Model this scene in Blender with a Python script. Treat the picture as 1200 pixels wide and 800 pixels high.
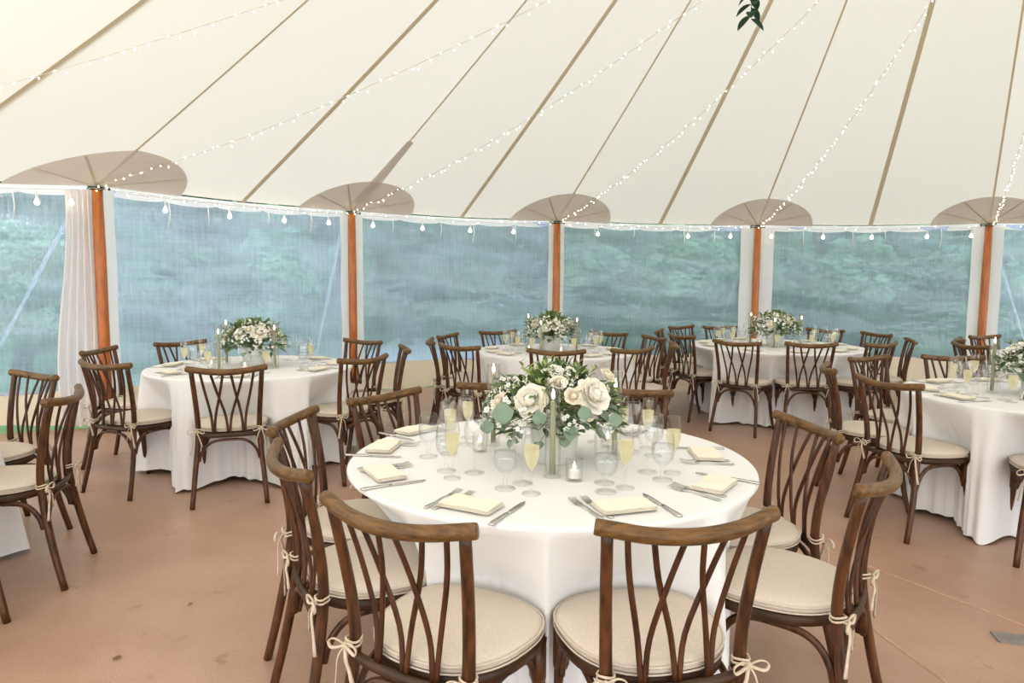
import bpy, math, random
from mathutils import Vector, Matrix
PI = math.pi
random.seed(7)
for o in list(bpy.data.objects):
    bpy.data.objects.remove(o)
SC = bpy.context.scene
COL = SC.collection

# ---------------------------------------------------------------- camera
PITCH, ROLL, CAMH, FPX = 0.09, 0.008, 1.452, 800.0
cam = bpy.data.cameras.new('camera'); camo = bpy.data.objects.new('camera', cam); COL.objects.link(camo)
Fw = Vector((0, math.cos(PITCH), -math.sin(PITCH))); Up = Vector((0, math.sin(PITCH), math.cos(PITCH))); Rt = Vector((1, 0, 0))
R2 = Rt * math.cos(ROLL) + Up * math.sin(ROLL); U2 = -Rt * math.sin(ROLL) + Up * math.cos(ROLL)
camo.matrix_world = Matrix(((R2.x, U2.x, -Fw.x, 0), (R2.y, U2.y, -Fw.y, 0), (R2.z, U2.z, -Fw.z, CAMH), (0, 0, 0, 1)))
cam.sensor_width = 36; cam.lens = 36 * FPX / 1200; cam.clip_end = 300; cam.clip_start = 0.05
SC.camera = camo
SC.cycles.transparent_max_bounces = 48
def unproj(x, y, z):
    d = Fw * FPX + R2 * (x - 600) - U2 * (y - 400)
    k = (z - CAMH) / d.z
    return Vector((0, 0, CAMH)) + d * k

# ---------------------------------------------------------------- world, lights, exposure
SC.view_settings.view_transform = 'Standard'; SC.view_settings.look = 'None'
SC.view_settings.exposure = 0.36; SC.view_settings.gamma = 1.0
SC.view_settings.use_curve_mapping = False
W = bpy.data.worlds.new('world'); SC.world = W; W.use_nodes = True
nt = W.node_tree; bg = nt.nodes['Background']
tc = nt.nodes.new('ShaderNodeTexCoord'); sp = nt.nodes.new('ShaderNodeSeparateXYZ'); rp = nt.nodes.new('ShaderNodeValToRGB')
nt.links.new(tc.outputs['Generated'], sp.inputs[0]); nt.links.new(sp.outputs['Z'], rp.inputs[0]); nt.links.new(rp.outputs[0], bg.inputs[0])
rp.color_ramp.elements[0].color = (1.35, 1.38, 1.42, 1); rp.color_ramp.elements[1].color = (0.66, 0.70, 0.76, 1); rp.color_ramp.elements[1].position = 0.62
bg.inputs[1].default_value = 2.5
# photographer's bounce flash beside the camera, aimed up into the canvas
fl = bpy.data.lights.new('bounce_flash', 'AREA'); fl.shape = 'DISK'; fl.size = 0.5; fl.energy = 170; fl.color = (1.0, 0.97, 0.93)
flo = bpy.data.objects.new('bounce_flash', fl); COL.objects.link(flo)
flo.location = (-0.9, -0.7, 2.0)
flo.rotation_euler = Vector((0.15, -0.40, 0.88)).to_track_quat('-Z', 'Y').to_euler()

# fill flash added left of frame, bounced off canvas to brighten farther tables
f2 = bpy.data.lights.new('fill_flash', 'AREA'); f2.shape = 'DISK'; f2.size = 0.5; f2.energy = 180; f2.color = (1.0, 0.97, 0.93)
f2o = bpy.data.objects.new('fill_flash', f2); COL.objects.link(f2o); f2o.location = (-5.2, 1.6, 2.2)
f2o.rotation_euler = Vector((0.14, 0.16, 0.97)).to_track_quat('-Z', 'Y').to_euler()

# ---------------------------------------------------------------- materials
def mat(name):
    m = bpy.data.materials.new(name); m.use_nodes = True
    return m, m.node_tree, m.node_tree.nodes['Principled BSDF']
def noise_ramp(t, scale, stops, coord='Object', stretch=(1, 1, 1), detail=4, rough=0.55):
    c = t.nodes.new('ShaderNodeTexCoord'); mp = t.nodes.new('ShaderNodeMapping'); mp.inputs['Scale'].default_value = stretch
    n = t.nodes.new('ShaderNodeTexNoise'); n.inputs['Scale'].default_value = scale; n.inputs['Detail'].default_value = detail; n.inputs['Roughness'].default_value = rough
    r = t.nodes.new('ShaderNodeValToRGB')
    t.links.new(c.outputs[coord], mp.inputs[0]); t.links.new(mp.outputs[0], n.inputs[0]); t.links.new(n.outputs[0], r.inputs[0])
    el = r.color_ramp.elements
    el[0].position, el[0].color = stops[0][0], (*stops[0][1], 1); el[1].position, el[1].color = stops[-1][0], (*stops[-1][1], 1)
    for p, c_ in stops[1:-1]:
        e = el.new(p); e.color = (*c_, 1)
    return n, r
def bump(t, b, src, strength, dist):
    bp = t.nodes.new('ShaderNodeBump'); bp.inputs['Strength'].default_value = strength; bp.inputs['Distance'].default_value = dist
    t.links.new(src, bp.inputs['Height']); t.links.new(bp.outputs[0], b.inputs['Normal']); return bp
def simple(name, col, rough=0.5, metal=0.0, var=0.0, scale=30, bmp=0.0, stretch=(1, 1, 1), spec=0.5):
    m, t, b = mat(name)
    b.inputs['Roughness'].default_value = rough; b.inputs['Metallic'].default_value = metal
    b.inputs['Specular IOR Level'].default_value = spec
    lo = tuple(max(0, c * (1 - var)) for c in col); hi = tuple(min(1, c * (1 + var)) for c in col)
    n, r = noise_ramp(t, scale, [(0.3, lo), (0.7, hi)], stretch=stretch)
    t.links.new(r.outputs[0], b.inputs['Base Color'])
    if bmp: bump(t, b, n.outputs[0], bmp, 0.004)
    return m
M = {}
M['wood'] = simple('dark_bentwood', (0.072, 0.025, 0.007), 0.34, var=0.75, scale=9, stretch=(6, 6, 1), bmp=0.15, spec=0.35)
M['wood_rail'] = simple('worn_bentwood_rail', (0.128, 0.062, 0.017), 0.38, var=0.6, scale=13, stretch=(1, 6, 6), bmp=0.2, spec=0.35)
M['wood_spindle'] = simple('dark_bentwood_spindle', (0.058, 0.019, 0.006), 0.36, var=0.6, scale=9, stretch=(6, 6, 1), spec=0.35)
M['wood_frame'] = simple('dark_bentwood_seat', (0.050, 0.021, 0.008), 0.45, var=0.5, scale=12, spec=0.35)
M['linen'] = simple('beige_linen', (0.62, 0.54, 0.45), 0.9, var=0.07, scale=160, bmp=0.12, spec=0.1)
M['tie'] = simple('linen_tie', (0.60, 0.50, 0.38), 0.9, var=0.1, scale=60, spec=0.1)
M['cloth'] = simple('white_cloth', (0.80, 0.795, 0.79), 0.85, var=0.015, scale=6, bmp=0.04, spec=0.15)
M['napkin'] = simple('cream_napkin', (0.86, 0.79, 0.66), 0.9, var=0.03, scale=60, bmp=0.08, spec=0.1)
M['napkin_white'] = simple('white_napkin', (0.84, 0.82, 0.80), 0.9, var=0.02, scale=60, bmp=0.08, spec=0.1)
M['silver'] = simple('polished_steel', (0.62, 0.60, 0.57), 0.22, 1.0, var=0.03)
M['pole'] = simple('varnished_pine', (0.44, 0.130, 0.026), 0.33, var=0.35, scale=5, stretch=(5, 5, 0.7), bmp=0.05)
M['white_web'] = simple('white_webbing', (0.80, 0.79, 0.78), 0.7, var=0.04, scale=50)
M['hardware'] = simple('dark_hardware', (0.06, 0.055, 0.05), 0.5, 0.6)
M['taper'] = simple('sage_wax', (0.30, 0.31, 0.20), 0.5, var=0.05)
M['wax'] = simple('white_wax', (0.90, 0.86, 0.78), 0.45, var=0.03)
M['bark'] = simple('tree_bark', (0.12, 0.09, 0.065), 0.9, var=0.4, scale=12, bmp=0.4)
M['deadleaf'] = simple('dry_leaf', (0.20, 0.075, 0.035), 0.7, var=0.4, scale=60)
M['plate'] = simple('grey_steel_plate', (0.33, 0.31, 0.29), 0.4, 0.7, var=0.15)
M['pale_ground'] = simple('pale_patch_surface', (0.88, 0.87, 0.85), 0.9, var=0.1, scale=20)

def emis(name, col, s):
    m, t, b = mat(name); b.inputs['Base Color'].default_value = (*col, 1)
    b.inputs['Emission Color'].default_value = (*col, 1); b.inputs['Emission Strength'].default_value = s
    return m
M['bulb'] = emis('warm_bulb', (1.0, 0.86, 0.62), 9.0)
M['fairy'] = emis('fairy_bulb', (1.0, 0.84, 0.55), 14.0)
M['flame'] = emis('candle_flame', (1.0, 0.80, 0.48), 9.0)
M['wire'] = simple('clear_wire', (0.62, 0.58, 0.52), 0.5)

def petal(name, c0, c1):
    m, t, b = mat(name)
    n, r = noise_ramp(t, 40, [(0.3, c0), (0.7, c1)]); t.links.new(r.outputs[0], b.inputs['Base Color'])
    b.inputs['Roughness'].default_value = 0.7; b.inputs['Specular IOR Level'].default_value = 0.2
    b.inputs['Subsurface Weight'].default_value = 0.0
    return m
M['peony'] = petal('white_petal', (0.83, 0.78, 0.66), (0.90, 0.87, 0.80))
M['rose'] = petal('cream_petal', (0.84, 0.75, 0.58), (0.90, 0.84, 0.72))
M['blossom'] = petal('small_white_petal', (0.80, 0.80, 0.72), (0.90, 0.90, 0.86))
M['yellowcentre'] = simple('flower_centre', (0.45, 0.42, 0.12), 0.8)
M['leaf'] = simple('green_leaf', (0.085, 0.150, 0.042), 0.5, var=0.55, scale=14)
M['leaf_light'] = simple('light_green_leaf', (0.26, 0.34, 0.10), 0.5, var=0.35, scale=20)
M['euca'] = simple('eucalyptus_leaf', (0.17, 0.245, 0.17), 0.55, var=0.2, scale=14)
M['garland'] = simple('garland_leaf', (0.02, 0.075, 0.035), 0.45, var=0.4, scale=14)

def thin_glass(name, tint, lo, hi, rough=0.03, edge=(0.55, 0.6, 0.6)):
    m = bpy.data.materials.new(name); m.use_nodes = True; t = m.node_tree; t.nodes.clear()
    out = t.nodes.new('ShaderNodeOutputMaterial'); tr = t.nodes.new('ShaderNodeBsdfTransparent'); gl = t.nodes.new('ShaderNodeBsdfGlossy')
    lw = t.nodes.new('ShaderNodeLayerWeight'); lw.inputs[0].default_value = 0.35
    cr = t.nodes.new('ShaderNodeValToRGB'); cr.color_ramp.elements[0].color = (*tint, 1); cr.color_ramp.elements[0].position = 0.35
    cr.color_ramp.elements[1].color = (*edge, 1)
    mr = t.nodes.new('ShaderNodeMapRange'); mr.inputs['From Min'].default_value = 0.1; mr.inputs['To Min'].default_value = lo; mr.inputs['To Max'].default_value = hi
    mx = t.nodes.new('ShaderNodeMixShader'); gl.inputs['Roughness'].default_value = rough
    t.links.new(lw.outputs['Facing'], cr.inputs[0]); t.links.new(cr.outputs[0], tr.inputs[0])
    t.links.new(lw.outputs['Facing'], mr.inputs['Value']); t.links.new(mr.outputs[0], mx.inputs[0])
    t.links.new(tr.outputs[0], mx.inputs[1]); t.links.new(gl.outputs[0], mx.inputs[2]); t.links.new(mx.outputs[0], out.inputs[0])
    return m
M['glass'] = thin_glass('clear_glass', (0.997, 0.998, 0.998), 0.04, 0.50, edge=(0.95, 0.96, 0.97))
M['sleeve'] = thin_glass('candle_sleeve_glass', (0.985, 0.985, 0.975), 0.03, 0.3, edge=(0.85, 0.86, 0.84))
M['water'] = thin_glass('iced_water', (0.95, 0.975, 0.985), 0.08, 0.35, 0.12, (0.92, 0.95, 0.97))
def liquid(name, col, mixf):
    m = bpy.data.materials.new(name); m.use_nodes = True; t = m.node_tree; t.nodes.clear()
    out = t.nodes.new('ShaderNodeOutputMaterial'); tr = t.nodes.new('ShaderNodeBsdfTransparent'); tr.inputs[0].default_value = (*col, 1)
    d = t.nodes.new('ShaderNodeBsdfTranslucent'); d.inputs[0].default_value = (*col, 1); mx = t.nodes.new('ShaderNodeMixShader'); mx.inputs[0].default_value = mixf
    t.links.new(tr.outputs[0], mx.inputs[1]); t.links.new(d.outputs[0], mx.inputs[2]); t.links.new(mx.outputs[0], out.inputs[0]); return m
M['champagne'] = liquid('champagne', (0.98, 0.94, 0.76), 0.65)
M['frosted'] = None
m, t, b = mat('frosted_glass'); b.inputs['Base Color'].default_value = (0.86, 0.87, 0.84, 1); b.inputs['Roughness'].default_value = 0.35
trn = t.nodes.new('ShaderNodeBsdfTranslucent'); trn.inputs[0].default_value = (0.9, 0.9, 0.86, 1); mx = t.nodes.new('ShaderNodeMixShader'); mx.inputs[0].default_value = 0.45
t.links.new(b.outputs[0], mx.inputs[1]); t.links.new(trn.outputs[0], mx.inputs[2]); t.links.new(mx.outputs[0], t.nodes['Material Output'].inputs[0]); M['frosted'] = m

def canvas(name, col, tcol, f, rough=0.9):
    m, t, b = mat(name); b.inputs['Roughness'].default_value = rough; b.inputs['Specular IOR Level'].default_value = 0.1
    n, r = noise_ramp(t, 0.8, [(0.3, tuple(c * 0.97 for c in col)), (0.7, col)], detail=6)
    t.links.new(r.outputs[0], b.inputs['Base Color'])
    tr = t.nodes.new('ShaderNodeBsdfTranslucent'); tr.inputs[0].default_value = (*tcol, 1)
    mx = t.nodes.new('ShaderNodeMixShader'); mx.inputs[0].default_value = f
    t.links.new(b.outputs[0], mx.inputs[1]); t.links.new(tr.outputs[0], mx.inputs[2]); t.links.new(mx.outputs[0], t.nodes['Material Output'].inputs[0])
    return m
M['canvas'] = canvas('sailcloth', (0.80, 0.755, 0.69), (0.76, 0.70, 0.61), 0.50)
M['seam'] = canvas('sailcloth_seam', (0.72, 0.61, 0.46), (0.56, 0.46, 0.33), 0.42)
M['patch'] = canvas('sailcloth_patch', (0.80, 0.71, 0.66), (0.60, 0.53, 0.49), 0.45)
M['skirt'] = canvas('skirt_canvas', (0.86, 0.74, 0.61), (0.90, 0.70, 0.52), 0.22)
M['hem'] = canvas('white_hem', (0.93, 0.93, 0.93), (0.95, 0.92, 0.95), 0.35)
M['curtain'] = canvas('gathered_white_canvas', (0.92, 0.88, 0.86), (0.95, 0.87, 0.86), 0.4)

# clear vinyl: blue tinted, slightly hazy, rippled
m = bpy.data.materials.new('clear_vinyl'); m.use_nodes = True; t = m.node_tree; t.nodes.clear()
out = t.nodes.new('ShaderNodeOutputMaterial'); tr = t.nodes.new('ShaderNodeBsdfTransparent'); tr.inputs[0].default_value = (0.64, 0.77, 1.0, 1)
hz = t.nodes.new('ShaderNodeBsdfTranslucent'); hz.inputs[0].default_value = (0.70, 0.76, 1.0, 1)
gl = t.nodes.new('ShaderNodeBsdfGlossy'); gl.inputs['Roughness'].default_value = 0.16; gl.inputs[0].default_value = (0.8, 0.88, 1, 1)
c = t.nodes.new('ShaderNodeTexCoord'); mp = t.nodes.new('ShaderNodeMapping'); mp.inputs['Scale'].default_value = (1.0, 1.0, 3.0)
n1 = t.nodes.new('ShaderNodeTexNoise'); n1.inputs['Scale'].default_value = 1.6; n1.inputs['Detail'].default_value = 5
wv = t.nodes.new('ShaderNodeTexNoise'); wv.inputs['Scale'].default_value = 9; wv.inputs['Detail'].default_value = 3
mp2 = t.nodes.new('ShaderNodeMapping'); mp2.inputs['Scale'].default_value = (5, 5, 0.5)
ad = t.nodes.new('ShaderNodeMath'); ad.operation = 'ADD'; bp = t.nodes.new('ShaderNodeBump'); bp.inputs['Strength'].default_value = 0.5; bp.inputs['Distance'].default_value = 0.03
t.links.new(c.outputs['Object'], mp.inputs[0]); t.links.new(c.outputs['Object'], mp2.inputs[0]); t.links.new(mp.outputs[0], n1.inputs[0]); t.links.new(mp2.outputs[0], wv.inputs[0])
t.links.new(n1.outputs[0], ad.inputs[0]); t.links.new(wv.outputs[0], ad.inputs[1]); t.links.new(ad.outputs[0], bp.inputs['Height']); t.links.new(bp.outputs[0], gl.inputs['Normal'])
mr = t.nodes.new('ShaderNodeMapRange'); mr.inputs['From Min'].default_value = 0.35; mr.inputs['From Max'].default_value = 0.7; mr.inputs['To Min'].default_value = 0.42; mr.inputs['To Max'].default_value = 0.72
# woven scrim inside the vinyl: fine threads both ways
w1 = t.nodes.new('ShaderNodeTexWave'); w1.bands_direction = 'Z'; w1.inputs['Scale'].default_value = 7; w1.inputs['Distortion'].default_value = 0.6; w1.inputs['Detail'].default_value = 1
w2 = t.nodes.new('ShaderNodeTexWave'); w2.bands_direction = 'X'; w2.inputs['Scale'].default_value = 7; w2.inputs['Distortion'].default_value = 0.6; w2.inputs['Detail'].default_value = 1
t.links.new(c.outputs['Object'], w1.inputs[0]); t.links.new(c.outputs['Object'], w2.inputs[0])
wa = t.nodes.new('ShaderNodeMath'); wa.operation = 'MAXIMUM'; t.links.new(w1.outputs['Fac'], wa.inputs[0]); t.links.new(w2.outputs['Fac'], wa.inputs[1])
wb = t.nodes.new('ShaderNodeMath'); wb.operation = 'MULTIPLY_ADD'; wb.inputs[1].default_value = 0.07; t.links.new(wa.outputs[0], wb.inputs[0])
wc = t.nodes.new('ShaderNodeMath'); wc.operation = 'MULTIPLY_ADD'; wc.inputs[1].default_value = 0.45; t.links.new(wv.outputs[0], wc.inputs[0]); t.links.new(n1.outputs[0], wc.inputs[2])
wd = t.nodes.new('ShaderNodeMath'); wd.operation = 'MULTIPLY'; wd.inputs[1].default_value = 0.70; t.links.new(wc.outputs[0], wd.inputs[0])
t.links.new(wd.outputs[0], wb.inputs[2]); t.links.new(wb.outputs[0], mr.inputs['Value'])
ma = t.nodes.new('ShaderNodeMixShader'); mb = t.nodes.new('ShaderNodeMixShader'); mb.inputs[0].default_value = 0.07
t.links.new(mr.outputs[0], ma.inputs[0]); t.links.new(tr.outputs[0], ma.inputs[1]); t.links.new(hz.outputs[0], ma.inputs[2])
t.links.new(ma.outputs[0], mb.inputs[1]); t.links.new(gl.outputs[0], mb.inputs[2]); t.links.new(mb.outputs[0], out.inputs[0])
M['vinyl'] = m

# floor: reddish brown concrete with fine aggregate and soft wear
m, t, b = mat('brown_concrete')
n, r = noise_ramp(t, 1.1, [(0.25, (0.36, 0.215, 0.145)), (0.5, (0.45, 0.28, 0.195)), (0.75, (0.54, 0.355, 0.26))], detail=7, rough=0.6)
n2, r2 = noise_ramp(t, 190, [(0.3, (0.78, 0.76, 0.74)), (0.7, (1.12, 1.12, 1.12))], detail=2)
n3, r3 = noise_ramp(t, 7, [(0.26, (0.62, 0.55, 0.50)), (0.36, (1, 1, 1))], detail=5)
x1 = t.nodes.new('ShaderNodeMix'); x1.data_type = 'RGBA'; x1.blend_type = 'MULTIPLY'; x1.inputs[0].default_value = 1
x2 = t.nodes.new('ShaderNodeMix'); x2.data_type = 'RGBA'; x2.blend_type = 'MULTIPLY'; x2.inputs[0].default_value = 0.8
t.links.new(r.outputs[0], x1.inputs[6]); t.links.new(r2.outputs[0], x1.inputs[7]); t.links.new(x1.outputs[2], x2.inputs[6]); t.links.new(r3.outputs[0], x2.inputs[7])
t.links.new(x2.outputs[2], b.inputs['Base Color']); b.inputs['Roughness'].default_value = 0.36; b.inputs['Specular IOR Level'].default_value = 0.45
bump(t, b, n2.outputs[0], 0.25, 0.002)
M['floor'] = m
M['joint'] = simple('floor_joint', (0.50, 0.31, 0.20), 0.8, var=0.2, scale=30)
m, t, b = mat('lawn')
n, r = noise_ramp(t, 3.0, [(0.3, (0.09, 0.21, 0.07)), (0.7, (0.19, 0.36, 0.14))], detail=8, rough=0.7)
t.links.new(r.outputs[0], b.inputs['Base Color']); b.inputs['Roughness'].default_value = 0.9; M['lawn'] = m
def treeleaf(name, a, b_):
    m, t, b = mat(name); n, r = noise_ramp(t, 1.2, [(0.3, a), (0.7, b_)], detail=6)
    t.links.new(r.outputs[0], b.inputs['Base Color']); b.inputs['Roughness'].default_value = 0.6
    tr = t.nodes.new('ShaderNodeBsdfTranslucent'); t.links.new(r.outputs[0], tr.inputs[0]); mx = t.nodes.new('ShaderNodeMixShader'); mx.inputs[0].default_value = 0.3
    t.links.new(b.outputs[0], mx.inputs[1]); t.links.new(tr.outputs[0], mx.inputs[2]); t.links.new(mx.outputs[0], t.nodes['Material Output'].inputs[0]); return m
M['tree1'] = treeleaf('tree_leaves_mid', (0.05, 0.16, 0.05), (0.30, 0.58, 0.24))
M['tree2'] = treeleaf('tree_leaves_dark', (0.05, 0.12, 0.05), (0.15, 0.32, 0.13))
M['tree3'] = treeleaf('tree_leaves_light', (0.12, 0.30, 0.10), (0.50, 0.80, 0.40))

# ---------------------------------------------------------------- mesh helpers
class MB:
    def __init__(s): s.v = []; s.f = []; s.m = []
    def add(s, vs, fs, mi=0):
        k = len(s.v); s.v += [tuple(p) for p in vs]; s.f += [tuple(i + k for i in f) for f in fs]; s.m += [mi] * len(fs); return s
    def tube(s, pts, rad, n=8, mi=0, flat=None, up0=None, cap=True):
        pts = [Vector(p) for p in pts]; N = len(pts)
        if not hasattr(rad, '__len__'): rad = [rad] * N
        vs = []; prev = None
        for i, p in enumerate(pts):
            tg = (pts[min(i + 1, N - 1)] - pts[max(i - 1, 0)]).normalized()
            if prev is None:
                a = Vector(up0) if up0 else (Vector((0, 0, 1)) if abs(tg.z) < 0.9 else Vector((1, 0, 0)))
            else: a = prev
            a = (a - tg * a.dot(tg)).normalized(); b = tg.cross(a); prev = a
            fa, fb = flat if flat else (1, 1)
            for k in range(n):
                q = 2 * PI * k / n
                vs.append(p + a * math.cos(q) * rad[i] * fa + b * math.sin(q) * rad[i] * fb)
        fs = [(i * n + k, i * n + (k + 1) % n, (i + 1) * n + (k + 1) % n, (i + 1) * n + k) for i in range(N - 1) for k in range(n)]
        if cap: fs += [tuple(range(n))[::-1], tuple((N - 1) * n + k for k in range(n))]
        return s.add(vs, fs, mi)
    def lathe(s, prof, n=20, c=(0, 0, 0), mi=0, cap0=False, cap1=False):
        vs = [(c[0] + r * math.cos(2 * PI * k / n), c[1] + r * math.sin(2 * PI * k / n), c[2] + z) for r, z in prof for k in range(n)]
        fs = [(i * n + k, i * n + (k + 1) % n, (i + 1) * n + (k + 1) % n, (i + 1) * n + k) for i in range(len(prof) - 1) for k in range(n)]
        if cap0: fs.append(tuple(range(n))[::-1])
        if cap1: fs.append(tuple((len(prof) - 1) * n + k for k in range(n)))
        return s.add(vs, fs, mi)
    def box(s, c, d, rz=0, mi=0):
        x, y, z = d[0] / 2, d[1] / 2, d[2] / 2; R = Matrix.Rotation(rz, 3, 'Z')
        vs = [Vector(c) + R @ Vector(p) for p in [(-x, -y, -z), (x, -y, -z), (x, y, -z), (-x, y, -z), (-x, -y, z), (x, -y, z), (x, y, z), (-x, y, z)]]
        return s.add(vs, [(0, 3, 2, 1), (4, 5, 6, 7), (0, 1, 5, 4), (1, 2, 6, 5), (2, 3, 7, 6), (3, 0, 4, 7)], mi)
    def ball(s, c, r, n=8, h=6, mi=0):
        if not hasattr(r, '__len__'): r = (r, r, r)
        vs = [(c[0] + r[0] * math.sin(PI * i / h) * math.cos(2 * PI * k / n), c[1] + r[1] * math.sin(PI * i / h) * math.sin(2 * PI * k / n), c[2] + r[2] * math.cos(PI * i / h)) for i in range(h + 1) for k in range(n)]
        fs = [(i * n + k, (i + 1) * n + k, (i + 1) * n + (k + 1) % n, i * n + (k + 1) % n) for i in range(h) for k in range(n)]
        return s.add(vs, fs, mi)
    def grid(s, P, mi=0):
        a, b = len(P), len(P[0]); vs = [p for r in P for p in r]
        return s.add(vs, [(i * b + j, i * b + j + 1, (i + 1) * b + j + 1, (i + 1) * b + j) for i in range(a - 1) for j in range(b - 1)], mi)
    def mesh(s, name, mats, smooth=True, merge=False):
        me = bpy.data.meshes.new(name); me.from_pydata(s.v, [], s.f)
        if not isinstance(mats, (list, tuple)): mats = [mats]
        for q in mats: me.materials.append(q)
        me.polygons.foreach_set('material_index', s.m)
        if smooth: me.polygons.foreach_set('use_smooth', [True] * len(s.f))
        me.update(); return me
    def build(s, name, mats, parent=None, smooth=True, loc=(0, 0, 0), rz=0):
        o = bpy.data.objects.new(name, s.mesh(name, mats, smooth)); COL.objects.link(o)
        o.location = loc; o.rotation_euler = (0, 0, rz)
        if parent: o.parent = parent
        return o
def tag(o, label=None, cat=None, group=None, kind=None):
    if label: o['label'] = label
    if cat: o['category'] = cat
    if group: o['group'] = group
    if kind: o['kind'] = kind
    return o
def empty(name, loc=(0, 0, 0), rz=0):
    o = bpy.data.objects.new(name, None); COL.objects.link(o); o.location = loc; o.rotation_euler = (0, 0, rz); o.empty_display_size = 0.1; return o
def copy_tree(o, parent=None):
    kids = list(o.children); c = o.copy(); COL.objects.link(c); c.parent = parent
    for ch in kids: copy_tree(ch, c)
    return c
def lerp(a, b, t): return a + (b - a) * t
def bez(pts, n):
    """Catmull-Rom through points"""
    P = [Vector(p) for p in pts]; P = [P[0] * 2 - P[1]] + P + [P[-1] * 2 - P[-2]]; out = []
    segs = len(P) - 3
    for i in range(n + 1):
        u = i / n * segs; k = min(int(u), segs - 1); f = u - k; a, b, c, d = P[k:k + 4]
        out.append(0.5 * ((2 * b) + (c - a) * f + (2 * a - 5 * b + 4 * c - d) * f * f + (3 * b - a - 3 * c + d) * f ** 3))
    return out

# ---------------------------------------------------------------- tent shell
EZ = 2.32; PEAK = Vector((3.2, 4.02, 6.95))
per = [unproj(*q, EZ) for q in [(113.5, 215), (412, 245), (653, 257), (888.5, 262), (1159.5, 260)]]
per = [Vector((p.x, p.y, EZ)) for p in per]
V2 = lambda x, y: Vector((x, y, EZ))
loop = [V2(-9.3, 4.2), V2(-6.6, 5.42)] + per + [V2(9.25, 8.15), V2(10.3, 5.3), V2(10.0, 2.2), V2(8.4, -0.6), V2(6.0, -2.6), V2(3.2, -3.7), V2(0.2, -4.3), V2(-2.9, -4.4), V2(-6.0, -4.0), V2(-8.6, -2.4), V2(-10.1, 0.6)]
NL = len(loop)
def roof_pt(e, u, sag=0.10):
    p = e.lerp(PEAK, u); p.z -= sag * math.sin(PI * u) ; return p
mb = MB()
for i in range(NL):
    a, b = loop[i], loop[(i + 1) % NL]
    ns = 8
    P = []
    for j in range(ns + 1):
        e = a.lerp(b, j / ns); e.z = EZ - 0.035 * math.sin(PI * j / ns)
        P.append([roof_pt(e, k / 24, 0.10) - Vector((0, 0, 0.0)) for k in range(25)])
    mb.grid(P)
roof = mb.build('ceiling', M['canvas']); tag(roof, 'cream sailcloth tent canopy rising to a peak', 'ceiling', kind='structure')
# seams as flat webbing under the canvas, two per bay
def seam(e, w):
    mb = MB(); d = (PEAK - e).normalized(); sdv = d.cross(Vector((0, 0, 1))).normalized()
    P = []
    for k in range(25):
        c_ = roof_pt(e, k / 24 * 0.995, 0.10) - Vector((0, 0, 0.012)); ww = w * (1 - 0.35 * k / 24)
        P.append([c_ - sdv * ww, c_ + sdv * ww])
    mb.grid(P); return mb.build('seam', M['seam'], roof)
for i in range(NL):
    a, b = loop[i], loop[(i + 1) % NL]
    seam(a, 0.013); e = a.lerp(b, 0.5); e.z = EZ - 0.03; seam(e, 0.030)
# reinforcing patches over each pole head
for i in range(0, 9):
    p = loop[i]; pa = loop[i - 1]; pb = loop[(i + 1) % NL]
    mb = MB(); ns, nr = 32, 6; P = []
    da = (pa - p).normalized(); db = (pb - p).normalized(); dp = (PEAK - p).normalized()
    for j in range(ns + 1):
        ph = PI * j / ns; row = []
        for k in range(nr + 1):
            r_ = 0.76 * k / nr
            # position along the eave (q) and up the slope (w)
            q = math.cos(ph) * r_; w = math.sin(ph) * r_ * 0.80
            base = p + (db * q if q > 0 else da * (-q))
            base.z = EZ - 0.035 * math.sin(PI * abs(q) / 3.0)
            L = (PEAK - base).length; pt = roof_pt(base, w / L, 0.10); pt.z -= 0.022
            row.append(pt)
        P.append(row)
    mb.grid(P); pt = mb.build('reinforcing_patch', M['patch'], roof)
    st = MB()
    for ph in (0.5, 1.05, 2.1, 2.65):
        q = math.cos(ph) * 0.74; w = math.sin(ph) * 0.74 * 0.80; base = p + (db * q if q > 0 else da * (-q)); L = (PEAK - base).length
        e2 = roof_pt(base, w / L, 0.10); e2.z -= 0.03; s2 = p - Vector((0, 0, 0.03)); sd = (e2 - s2).cross(Vector((0, 0, 1))).normalized() * 0.012
        N = 6; st.grid([[s2.lerp(e2, k / N) - sd - Vector((0, 0, 0.006)), s2.lerp(e2, k / N) + sd - Vector((0, 0, 0.006))] for k in range(N + 1)])
    st.build('patch_strap', M['seam'], pt)
# pointed tab of the patch above the second visible pole
e = loop[3]; d = (PEAK - e).normalized(); sdv = d.cross(Vector((0, 0, 1))).normalized(); P = []
for k in range(9):
    c_ = roof_pt(e, 0.02 + 0.145 * k / 8, 0.10) - Vector((0, 0, 0.030)); ww = lerp(0.10, 0.045, k / 8); P.append([c_ - sdv * ww, c_ + sdv * ww])
mb = MB(); mb.grid(P); mb.build('reinforcing_tab', M['patch'], roof)
# floor
fc = Vector((0.4, 2.5, 0)); mb = MB()
ring = [fc + (Vector((p.x, p.y, 0)) - fc) * 1.004 for p in loop]
mb.add([fc] + ring + [Vector((p.x, p.y, -0.08)) for p in ring], [(0, i + 1, (i + 1) % NL + 1) for i in range(NL)] + [(i + 1, i + 1 + NL, (i + 1) % NL + 1 + NL, (i + 1) % NL + 1) for i in range(NL)])
flo_ = mb.build('floor', M['floor'], smooth=False); tag(flo_, 'reddish brown concrete floor inside the tent', 'floor', kind='structure')
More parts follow.
